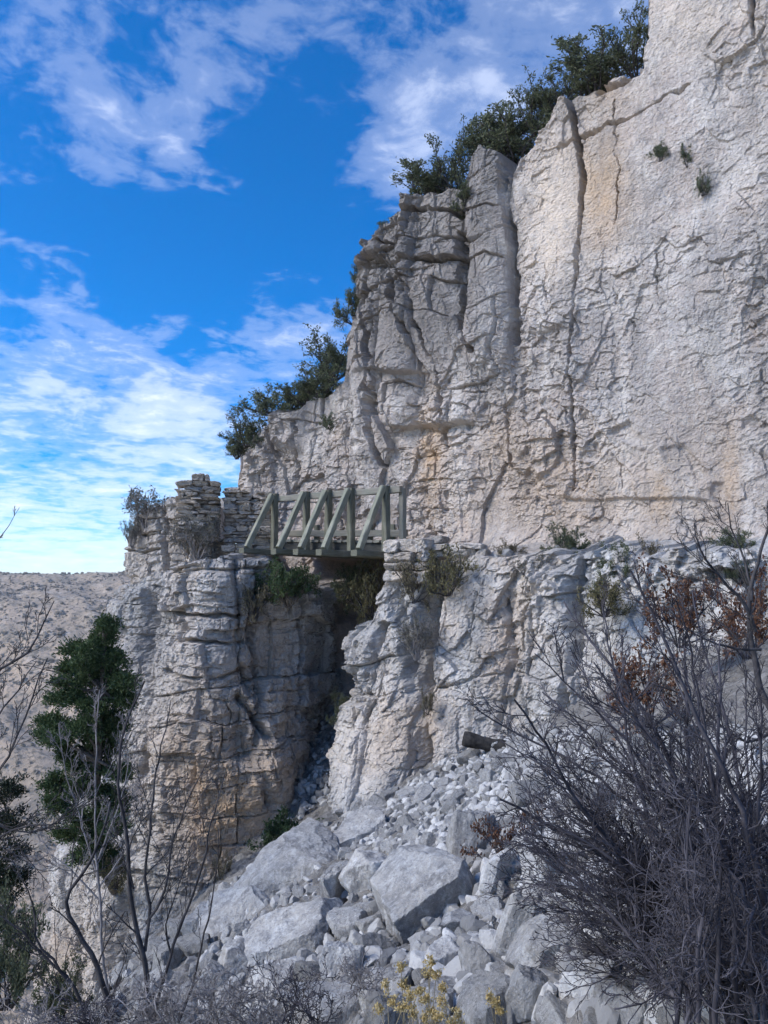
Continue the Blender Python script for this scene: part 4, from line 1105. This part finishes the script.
bush('olive', 738, 582, 10.2, 22, 30, 'lower of two dark ledge shrubs near the right edge')
bush('brown', 512, 556, 13.0, 14, 30, 'low dry tuft on the trail edge above the fluted face')
bush('grey', 535, 580, 12.3, 22, 34, 'pale wispy tuft on the brow of the fluted face')
bush('olive', 345, 728, 14.6, 30, 26, 'dark bush at the right side of the gully floor')
bush('green', 292, 858, 13.0, 36, 50, 'dark green bush at the foot of the gully rubble')
bush('brown', 225, 888, 12.6, 30, 22, 'brown tuft at the foot of the buttress')
bush('yellow', 113, 886, 12.2, 22, 26, 'mossy tuft on the buttress below the juniper')
bush('olive', 8, 1000, 9.5, 84, 60, 'large dark evergreen bush low in the canyon at the left edge')
bush('olive', 58, 1015, 10.5, 44, 44, 'dark evergreen bush at the buttress foot behind the leftmost sapling')
bush('rust', 690, 640, 8.4, 66, 80, 'shrub with rusty brown leaves below the ledge on the right', 'oak_shrub')
bush('rust', 640, 720, 7.0, 70, 80, 'rusty leaved shrub behind the middle of the bare thicket', 'oak_shrub')
bush('rust', 505, 880, 5.6, 60, 60, 'rusty leaved shrub between the boulders left of the thicket', 'oak_shrub')
bush('rust', 745, 650, 7.6, 70, 60, 'rusty leaved shrub at the right edge behind the bare limb', 'oak_shrub')

# ------------------------------------------------------------------ juniper tree
def juniper(name, lobes, trunk, label, seed, dens=1.0, leaf=.056, mat='leaf_juniper'):
    rg = np.random.default_rng(seed)
    base = at(*trunk[0]); root = empty(name, base, label, 'tree')
    T = Tubes(); pts = np.array([at(*q) for q in trunk]) ; T.add(pts, np.linspace(.10, .03, len(pts)), 8)
    C, D = [], []
    for (px, py, Y, r) in lobes:
        c = at(px, py, Y); rr = r * Y / FPX
        i = np.argmin(np.abs(pts[:, 2] - (c[2] - rr * .5))); T.add([pts[i], (pts[i] + c) / 2 + rg.normal(0, .05, 3), c], [.035, .02, .008], 5)
        for _ in range(int(46 * dens)):
            o = rg.normal(size=3); o /= np.linalg.norm(o); o = o * rr * rg.uniform(.3, 1.15) * np.array([1.1, 1.1, .75])
            q = c + o; T.add([c + o * .2, q], [.008, .003], 3)
            n = int(rg.uniform(60, 120))
            C.append(q + rg.normal(0, .06, (n, 3)) * np.array([1, 1, .7])); D.append(o / rr * .8 + rg.normal(0, .5, (n, 3)) + np.array([0, 0, .35]))
    V, Tr = leaf_cards(np.vstack(C), np.vstack(D), leaf, rg, .38)
    T.build('trunk', M['bark'], root, base)
    link('crown', mesh_np('crown', V - base, None, M[mat], False, tri=Tr), root)
    return root
YJ = 12.3
rgj = np.random.default_rng(44); jl = []
for (x_, y_, r_) in [(104, 624, 6), (101, 636, 8), (110, 640, 8), (93, 648, 8), (104, 652, 10), (76, 652, 8), (84, 660, 9), (118, 660, 9), (98, 668, 11), (72, 666, 7), (112, 674, 10), (124, 682, 8), (84, 680, 11), (66, 684, 9),
                     (100, 690, 10), (118, 696, 9), (60, 700, 7), (76, 702, 9), (92, 708, 10), (128, 700, 6), (108, 716, 8), (54, 720, 8), (66, 726, 8), (48, 734, 6), (84, 730, 9), (98, 740, 8), (58, 742, 7), (118, 726, 7), (76, 762, 7), (100, 770, 8),
                     (54, 780, 8), (66, 790, 10), (84, 786, 10), (104, 792, 9), (118, 800, 8), (58, 806, 9), (78, 812, 10), (98, 816, 9), (70, 832, 8), (90, 838, 8), (112, 826, 7), (96, 850, 9), (110, 862, 8), (80, 854, 8), (92, 756, 8), (112, 748, 8), (68, 750, 6), (120, 770, 7), (90, 722, 9), (106, 730, 8)]:
    jl.append((x_ + rgj.normal(0, 1.5), y_ + rgj.normal(0, 1.5), YJ + rgj.uniform(-.35, .35), r_ * 1.12))
juniper('juniper_tree', jl, [(122, 905, YJ + 3.6), (104, 868, YJ + 1.2), (96, 840, YJ + .3), (97, 760, YJ), (102, 690, YJ), (105, 630, YJ)], 'conical dark green juniper standing left of the rock buttress', 61, .36)
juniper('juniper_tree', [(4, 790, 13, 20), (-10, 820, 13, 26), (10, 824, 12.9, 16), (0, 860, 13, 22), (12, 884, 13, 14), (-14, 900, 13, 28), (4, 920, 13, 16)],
        [(-8, 1000, 13), (-8, 900, 13), (-6, 790, 13)], 'shadowed juniper cut off by the left edge of the photo', 62, .4, mat='leaf_shaded')

# ------------------------------------------------------------------ bare thicket on the right
def bare_shrub(name, label, seed, base, stems, mat, cat='bare shrub', kids=(7, 5, 3), ratio=.42, r=.011, bend=.22, spread=.62, up=.15, rmin=.0013):
    """stems: list of photo-plan polylines [(px, py, Y), ...] that leave the base"""
    rg = np.random.default_rng(seed); base = np.array(base); root = empty(name, base, label, cat)
    T = Tubes(); Tw = Tubes(); few = len(stems) < 8
    for st in stems:
        if few: T = Tubes(); Tw = Tubes()
        P = smooth_path(np.array([at(*q) for q in st[0]]), 0)
        L = np.sum(np.linalg.norm(np.diff(P, axis=0), axis=1)); n = max(8, int(L / .07))
        P, _ = resample(P, np.linspace(0, 1, n)); r0 = st[1]
        P = P + np.cumsum(rg.normal(0, .006, P.shape), axis=0)
        T.add(P, np.linspace(r0, r0 * .28, n), 6)
        seg = np.diff(P, axis=0)
        for k in range(st[2]):
            u = .12 + .86 * (k + rg.uniform(0, 1)) / st[2]; i = min(int(u * (n - 1)), n - 2)
            t = seg[i] / np.linalg.norm(seg[i]); o = rg.normal(size=3); o -= t * (o @ t); o /= np.linalg.norm(o)
            dd = t * math.cos(spread) + o * math.sin(spread) * rg.uniform(.6, 1.3)
            grow(Tw, P[i], dd, st[3] * rg.uniform(.55, 1.3) * (1.15 - .55 * u), max(r0 * .34 * (1 - .4 * u), rmin * 1.5), 0, rg, st[4], ratio, bend, spread, up, None, 6, rmin)
        if few:
            T.build('stem', mat, root, base); Tw.build('twigs', mat, root, base)
    if not few:
        T.build('stems', mat, root, base); Tw.build('twigs', mat, root, base)
    return root

rg = np.random.default_rng(5)
stems = []
b0 = at(730, 985, 3.0)
tips_xy = [(498, 742), (512, 700), (520, 790), (530, 655), (548, 690), (560, 640), (575, 612), (590, 660), (610, 605), (632, 590), (650, 640), (668, 600), (690, 650), (700, 605), (725, 640), (748, 660), (765, 700),
           (505, 830), (530, 850), (545, 760), (570, 720), (600, 700), (630, 690), (660, 700), (700, 720), (560, 820), (590, 790), (520, 880), (548, 905), (580, 880), (640, 770), (610, 930), (570, 930), (690, 790), (740, 780), (790, 700), (800, 780)]
tips_xy = tips_xy + [(x + rg.normal(0, 24), y + rg.normal(0, 24)) for x, y in tips_xy if y > 720]
for i, (tx, ty) in enumerate(tips_xy):
    bx, by = 735 + rg.normal(0, 38), 990 + rg.normal(0, 25)
    y0, y1 = 2.95 + rg.normal(0, .2), 3.25 + rg.normal(0, .4)
    if by < ty: by = ty + 30
    sag = rg.uniform(.0, .16)
    mx, my = bx * .45 + tx * .55, by * .42 + ty * .58
    # arching: leaves the base steeply, then bends over towards the tip
    dx, dy = tx - bx, ty - by
    stems.append(([(bx, by, y0), (bx + dx * .25, by + dy * .36, y0 + (y1 - y0) * .3), (bx + dx * .6, by + dy * (.62 + sag), y0 + (y1 - y0) * .6), (tx, ty, y1)], rg.uniform(.007, .014), int(rg.integers(11, 16)) if ty < 650 else int(rg.integers(16, 22)), .29, (6, 3)))
bare_shrub('bare_thicket', 'big leafless purple grey thicket filling the lower right of the scene', 71, b0, stems, M['twig_purple'])
stems2 = []
for i in range(30):                                       # low arching inner shoots
    bx, by = 740 + rg.normal(0, 40), 1035 + rg.normal(0, 20)
    tx, ty = rg.uniform(625, 800), rg.uniform(860, 1020)
    y0 = 2.5 + rg.normal(0, .15)
    stems2.append(([(bx, by, y0), (bx * .6 + tx * .4, min(by, ty) - 50, y0 - .1), (tx, ty, y0 + rg.normal(0, .25))], rg.uniform(.004, .008), 12, .24, (5, 3)))
bare_shrub('bare_shrub', 'low tangle of arching bare twigs under the big thicket', 72, at(715, 1035, 2.5), stems2, M['twig_purple'], bend=.35, up=.0)
stems3 = [([(800, 760, 4.4), (765, 690, 4.5), (750, 610, 4.6), (757, 560, 4.6), (772, 500, 4.6)], .022, 8, .40, (5, 4)),
          ([(756, 630, 4.55), (742, 600, 4.5), (720, 575, 4.5), (700, 545, 4.4), (690, 515, 4.4)], .012, 9, .36, (5, 4)),
          ([(752, 600, 4.6), (742, 560, 4.7), (728, 528, 4.7), (722, 500, 4.7)], .009, 8, .3, (5, 4)),
          ([(762, 650, 4.5), (735, 650, 4.4), (705, 640, 4.3), (670, 610, 4.3)], .009, 8, .34, (5, 4)),
          ([(770, 600, 4.6), (790, 560, 4.6), (800, 510, 4.6)], .010, 6, .34, (5, 4)),
          ([(785, 720, 4.4), (740, 740, 4.3), (690, 700, 4.2), (640, 680, 4.2)], .010, 10, .34, (5, 4))]
bare_shrub('bare_tree', 'forked dark leafless tree leaning in from the right edge above the thicket', 73, at(800, 760, 4.4), stems3, M['twig_dark'], 'bare tree', up=.3)

# ------------------------------------------------------------------ bare saplings on the left
YS = 4.4
st = [([(112, 1040, YS), (102, 1000, YS), (88, 960, YS), (68, 925, YS), (63, 900, YS), (76, 880, YS), (92, 850, YS), (110, 800, YS + .1)], .017, 7, .34, (4, 3))]
bare_shrub('bare_sapling', 'crooked dark sapling, leftmost of the stems rising from the low brush', 81, at(112, 1040, YS), st, M['twig_dark'], 'bare sapling', up=.5, spread=.7)
st = [([(152, 1040, YS - .2), (147, 985, YS - .2), (143, 945, YS - .2), (133, 900, YS - .2), (130, 855, YS - .2), (123, 800, YS - .2), (128, 740, YS - .2), (150, 690, YS - .2)], .016, 7, .34, (4, 3)),
      ([(144, 950, YS - .2), (148, 915, YS - .2), (146, 875, YS - .2), (155, 825, YS - .2), (160, 770, YS - .1), (172, 700, YS)], .010, 7, .34, (4, 3)),
      ([(147, 920, YS - .2), (163, 890, YS - .2), (168, 850, YS - .2), (185, 800, YS - .2), (205, 765, YS - .2)], .008, 6, .30, (4, 3)),
      ([(133, 890, YS - .2), (131, 850, YS - .2), (150, 815, YS - .2), (185, 790, YS - .2)], .006, 6, .26, (4, 3))]
bare_shrub('bare_sapling', 'tallest forked dark sapling in the middle of the bare stems', 82, at(152, 1040, YS - .2), st, M['twig_dark'], 'bare sapling', up=.5, spread=.6)
st = [([(150, 1030, YS + .2), (162, 990, YS + .2), (174, 950, YS + .2), (190, 905, YS + .2), (205, 855, YS + .2), (215, 800, YS + .2), (222, 770, YS + .3)], .011, 7, .32, (4, 3)),
      ([(172, 955, YS + .2), (170, 930, YS + .2), (180, 890, YS + .2), (196, 840, YS + .2)], .006, 6, .28, (4, 3))]
bare_shrub('bare_sapling', 'slim sapling slanting to the right from the low brush', 83, at(150, 1030, YS + .2), st, M['twig_dark'], 'bare sapling', up=.5, spread=.55)
st = [([(180, 1020, YS + .5), (198, 960, YS + .5), (208, 910, YS + .5), (214, 860, YS + .5), (216, 820, YS + .5)], .009, 5, .24, (4, 3))]
bare_shrub('bare_sapling', 'thinnest sapling, rightmost of the bare stems', 84, at(180, 1020, YS + .5), st, M['twig_dark'], 'bare sapling', up=.5, spread=.55)
st = [([(90, 1030, YS), (74, 985, YS), (50, 955, YS), (28, 930, YS), (4, 912, YS)], .011, 7, .34, (4, 3)), ([(70, 985, YS), (58, 965, YS), (40, 945, YS), (35, 905, YS), (24, 880, YS), (12, 866, YS)], .008, 6, .34, (4, 3))]
bare_shrub('bare_sapling', 'low sapling arching to the left edge above the brush', 85, at(90, 1030, YS), st, M['twig_dark'], 'bare sapling', up=.4, spread=.7)
YT = 3.2
st = [([(-60, 900, YT), (-30, 800, YT), (0, 765, YT), (22, 722, YT), (34, 690, YT), (46, 662, YT)], .009, 8, .22, (4, 3)), ([(-40, 700, YT), (0, 666, YT), (26, 652, YT), (44, 625, YT), (58, 592, YT)], .008, 8, .2, (4, 3)),
      ([(-30, 760, YT), (0, 712, YT), (14, 690, YT), (30, 664, YT)], .006, 6, .2, (4, 3)), ([(-30, 560, YT), (0, 520, YT), (10, 505, YT)], .003, 4, .08, (3,)), ([(-40, 870, YT), (20, 830, YT), (60, 826, YT), (96, 806, YT)], .006, 9, .24, (4, 3)),
      ([(-40, 800, YT), (0, 838, YT), (40, 838, YT), (80, 812, YT)], .005, 8, .24, (4, 3)), ([(-60, 900, YT), (-66, 800, YT), (-50, 690, YT), (-36, 560, YT)], .014, 4, .2, (4, 3))]
bare_shrub('bare_tree', 'thin leafless tree reaching in from the left edge over the hillside', 86, at(-60, 900, YT), st, M['twig_dark'], 'bare tree', spread=.6, up=.3)
# silver-grey leafless tree before the juniper
YG = 8.5
st = [([(112, 1030, YG), (103, 950, YG), (98, 880, YG), (97, 800, YG), (96, 740, YG), (98, 690, YG)], .018, 10, .60, (6, 4, 3)), ([(98, 880, YG), (80, 820, YG), (66, 770, YG), (60, 720, YG)], .011, 8, .5, (6, 4, 3)),
      ([(98, 860, YG), (118, 810, YG), (128, 760, YG), (126, 710, YG)], .011, 8, .5, (6, 4, 3)), ([(98, 900, YG), (70, 870, YG), (40, 850, YG)], .010, 7, .5, (5, 4, 3)), ([(98, 890, YG), (124, 850, YG), (140, 800, YG)], .009, 6, .45, (5, 4, 3))]
bare_shrub('bare_tree', 'silver grey leafless tree in front of the juniper', 87, at(112, 1030, YG), st, M['twig_grey'], 'bare tree', spread=.65, up=.35, rmin=.0024)

# low brush along the bottom: several individual twiggy shrubs
G_BR = 'low grey brush along the bottom'
brush_lab = ['low grey twiggy brush in the bottom left corner', 'low grey brush at the foot of the leftmost crooked sapling', 'low grey brush under the tallest forked sapling',
             'low grey brush at the foot of the thinnest sapling', 'low grey brush in front of the flat topped boulder', 'low grey brush left of the long pale slab', 'small dark brush by the rounded dull grey boulder']
for i, (px, py, Y, n, hp, wp) in enumerate([(40, 1040, 4.0, 9, 50, 50), (100, 1040, 3.9, 10, 50, 46), (160, 1040, 3.8, 13, 56, 50), (215, 1040, 3.7, 13, 58, 46), (262, 1040, 3.6, 11, 58, 40), (300, 1036, 3.6, 8, 60, 32), (365, 990, 3.9, 5, 34, 22)]):
    rg = np.random.default_rng(130 + i); ss = []
    for k in range(n):
        tx, ty = px + rg.normal(0, wp * .7), py - hp * rg.uniform(.5, 1.25)
        ss.append(([(px + rg.normal(0, wp * .4), py, Y), ((px + tx) / 2 + rg.normal(0, 8), (py + ty) / 2, Y + rg.normal(0, .1)), (tx, ty, Y + rg.normal(0, .25))], .0035, 9, .14, (4, 3)))
    q = bare_shrub('brush', brush_lab[i], 140 + i, at(px, py, Y), ss, M['twig_grey'] if i in (0, 2, 3, 4, 6) else M['twig_purple'], 'brush', bend=.35, up=.1, spread=.8)
    q['group'] = G_BR

# ------------------------------------------------------------------ straw-yellow dried flowers
G_FL = 'dried yellow flower stems'
heads = [[(392, 1000), (386, 985), (403, 1008), (380, 1010)], [(401, 968), (405, 985)], [(431, 962), (428, 972), (436, 975)], [(412, 1012), (418, 992), (424, 1000), (410, 998)], [(443, 988), (441, 1003), (438, 1016)],
         [(495, 1004), (490, 998), (500, 1012)], [(458, 1014), (452, 1020)], [(424, 1020), (432, 1012)]]
fl_lab = ['leftmost dried yellow flower plant at the bottom of the scree', 'tall yellow flower stem below the leaning rock splinter', 'highest yellow flower head, in front of the greenish boulder', 'dense clump of straw yellow heads in the middle of the flowers',
          'loose yellow flower stem right of the dense clump', 'rightmost yellow flower plant, under the upright rock blade', 'short yellow flower stem at the bottom edge, right of the clump', 'short yellow flower stem at the bottom edge under the dense clump']
for i, hs in enumerate(heads):
    Y = 3.0 + .1 * (i % 3); rg = np.random.default_rng(170 + i)
    bpx = sum(h[0] for h in hs) / len(hs) + 4; base = at(bpx, 1068, Y)
    root = empty('dried_flower', base, fl_lab[i], 'flower', G_FL); T = Tubes()
    for (hx_, hy_) in hs:
        q = at(hx_, hy_, Y + rg.normal(0, .05)); mid = (base + q) / 2 + rg.normal(0, .02, 3); C, D = [], []
        P, _ = resample(smooth_path(np.array([base + rg.normal(0, .01, 3), mid, q]), 0), np.linspace(0, 1, 8)); T.add(P, np.linspace(.0022, .0012, 8), 4)
        for _ in range(6):
            c = q + rg.normal(0, .008, 3); n = 26
            C.append(c + rg.normal(0, .006, (n, 3))); D.append(rg.normal(0, 1, (n, 3)) + np.array([0, 0, .8]))
        V, Tr = leaf_cards(np.vstack(C), np.vstack(D), .010, rg, .6)
        link('flower_head', mesh_np('flower_head', V - base, None, M['flower'], False, tri=Tr), root)
    T.build('stem', M['stalk'], root, base)

# dark log at the foot of the fluted face
p = ground_hit(486, 752); p = p * (1 - .35 / p[1]); T = Tubes(); q0 = p + np.array([-.30, .08, .17]); q1 = p + np.array([.30, -.08, .05])
P = np.array([q0 + (q1 - q0) * u for u in np.linspace(0, 1, 14)]); rr = .10 + .012 * np.sin(np.linspace(0, 9, 14)) + RNG.normal(0, .006, 14)
P = np.vstack([P[:1], P, P[-1:]]); rr = np.r_[.004, rr, .004]
T.add(P, rr, 12)
lg = T.build('log', M['log'], None, p); lg.location = p
tag(lg, 'short charred black log lying at the foot of the fluted face', 'log')

# ------------------------------------------------------------------ the air of the canyon
hb = np.array([(x, y, z) for z in (-240, 75) for y in (-7000, 9900) for x in (-7000, 7000)], float)
m = bpy.data.materials.new('haze_air'); m.use_nodes = True; nt = m.node_tree; nt.nodes.clear(); N = NT(nt)
vo = N.n('ShaderNodeVolumePrincipled'); vo.inputs['Color'].default_value = (.97, .94, .93, 1); vo.inputs['Density'].default_value = .00026; vo.inputs['Anisotropy'].default_value = .3
mo = N.n('ShaderNodeOutputMaterial'); N.l(vo.outputs[0], mo.inputs['Volume'])
hz = link('haze', mesh_np('haze', hb, [(0, 2, 3, 1), (4, 5, 7, 6), (0, 1, 5, 4), (2, 6, 7, 3), (0, 4, 6, 2), (1, 3, 7, 5)], m, False))
tag(hz, 'thin blue haze filling the canyon air', 'haze', kind='stuff')

# ------------------------------------------------------------------ light and sky
SUN = Vector((-.74, -.22, .62)).normalized()
EL = math.asin(SUN.z); ROT = math.atan2(SUN.x, SUN.y)
sd = bpy.data.lights.new('sun', 'SUN'); sd.energy = 1.5; sd.angle = math.radians(26); sd.color = (1.0, .97, .935)
so = bpy.data.objects.new('sun', sd); col.objects.link(so)
so.rotation_euler = (-SUN).to_track_quat('-Z', 'Y').to_euler()

w = bpy.data.worlds.new('World'); sc.world = w; w.use_nodes = True
nt = w.node_tree; nt.nodes.clear(); N = NT(nt)
out = N.n('ShaderNodeOutputWorld'); bg = N.n('ShaderNodeBackground'); N.l(bg.outputs[0], out.inputs[0])
sky = N.n('ShaderNodeTexSky', sky_type='NISHITA'); sky.sun_disc = False; sky.sun_elevation = EL; sky.sun_rotation = ROT
sky.altitude = 2400; sky.air_density = 1.0; sky.dust_density = .4; sky.ozone_density = 2.5
hs = N.n('ShaderNodeHueSaturation'); hs.inputs['Hue'].default_value = .506; hs.inputs['Saturation'].default_value = 1.74; hs.inputs['Value'].default_value = .66; N.l(sky.outputs[0], hs.inputs['Color'])
d = N.n('ShaderNodeTexCoord').outputs['Generated']
sep = N.n('ShaderNodeSeparateXYZ'); N.l(d, sep.inputs[0])
zz = N.math('ADD', N.math('MAXIMUM', sep.outputs[2], 0.0), .10)
cmb = N.n('ShaderNodeCombineXYZ'); N.l(N.math('DIVIDE', sep.outputs[0], zz), cmb.inputs[0]); N.l(N.math('DIVIDE', sep.outputs[1], zz), cmb.inputs[1])
pv = cmb.outputs[0]
n_big = N.noise(N.mapping(pv, (1.0, .75, 1), (0, 0, R(-14))), 1.7, 3, .5, .2)
n_mid = N.noise(N.mapping(pv, (1.3, 1.25, 1), (0, 0, R(-20)), (4.1, 2.2, 0)), 3.4, 8, .6, .5)
n_fin = N.noise(N.mapping(pv, (1.5, 1.5, 1), (0, 0, R(-28)), (1.1, 7.2, 0)), 9.5, 6, .62, .4)
n_all = N.math('ADD', N.math('MULTIPLY', n_big, .25), N.math('ADD', N.math('MULTIPLY', n_mid, .5), N.math('MULTIPLY', n_fin, .25)))
def spot(px, py, rad, amt):
    v = Vector(at(px, py, 1.0)).normalized()
    dp = N.n('ShaderNodeVectorMath', operation='DOT_PRODUCT'); N.l(d, dp.inputs[0]); dp.inputs[1].default_value = v
    c1 = math.cos(math.radians(rad))
    return N.math('MULTIPLY', N.math('POWER', N.math('DIVIDE', N.math('MAXIMUM', N.math('SUBTRACT', dp.outputs['Value'], c1), 0.0), 1 - c1), 1.5), amt)
cov = N.math('MULTIPLY', N.ramp(sep.outputs[2], [(0.0, .22), (.12, .17), (.20, .12), (.28, .07), (.36, .03), (1, .025)]), 1.0)
for sp_ in [(40, 70, 7, .05), (105, 150, 6, .10), (235, 60, 6, .05), (200, 190, 4, .05), (600, 10, 11, .09), (450, 130, 7, .11), (360, 150, 6, .09), (520, 70, 6, .08), (280, 210, 9, -.12), (300, 120, 8, -.08),
            (170, 250, 8, -.10), (150, 20, 6, -.06), (60, 265, 4, .03), (60, 235, 8, -.09), (170, 300, 6, -.07), (120, 370, 11, .06), (180, 420, 5, .05), (60, 440, 4, -.04), (300, 330, 5, .03)]:
    cov = N.math('ADD', cov, spot(*sp_))
den = N.math('ADD', n_all, N.math('SUBTRACT', cov, .012))
alpha = N.ramp(den, [(.49, 0.0), (.58, .18), (.70, .52), (.86, .90)], 'EASE')
ccol = N.ramp(sep.outputs[2], [(0.0, (1.0, .97, .90)), (.06, (.95, .97, 1.0)), (.4, (.74, .82, 1.0)), (1, (.8, .85, 1.0))])
cs = N.n('ShaderNodeVectorMath', operation='SCALE'); N.l(ccol, cs.inputs[0]); cs.inputs['Scale'].default_value = 3.9
mixc = N.mix(alpha, hs.outputs[0], cs.outputs[0])
N.l(mixc, bg.inputs['Color']); bg.inputs['Strength'].default_value = .13

sc.view_settings.view_transform = 'Standard'; sc.view_settings.look = 'None'; sc.view_settings.gamma = 1.0
sc.view_settings.use_curve_mapping = False; sc.view_settings.exposure = 1.5
sc.render.engine = 'CYCLES'
sc.cycles.use_adaptive_sampling = True; sc.cycles.adaptive_threshold = .03; sc.cycles.volume_bounces = 0
sc.cycles.max_bounces = 4; sc.cycles.diffuse_bounces = 2; sc.cycles.transparent_max_bounces = 4
sc.cycles.use_denoising = True
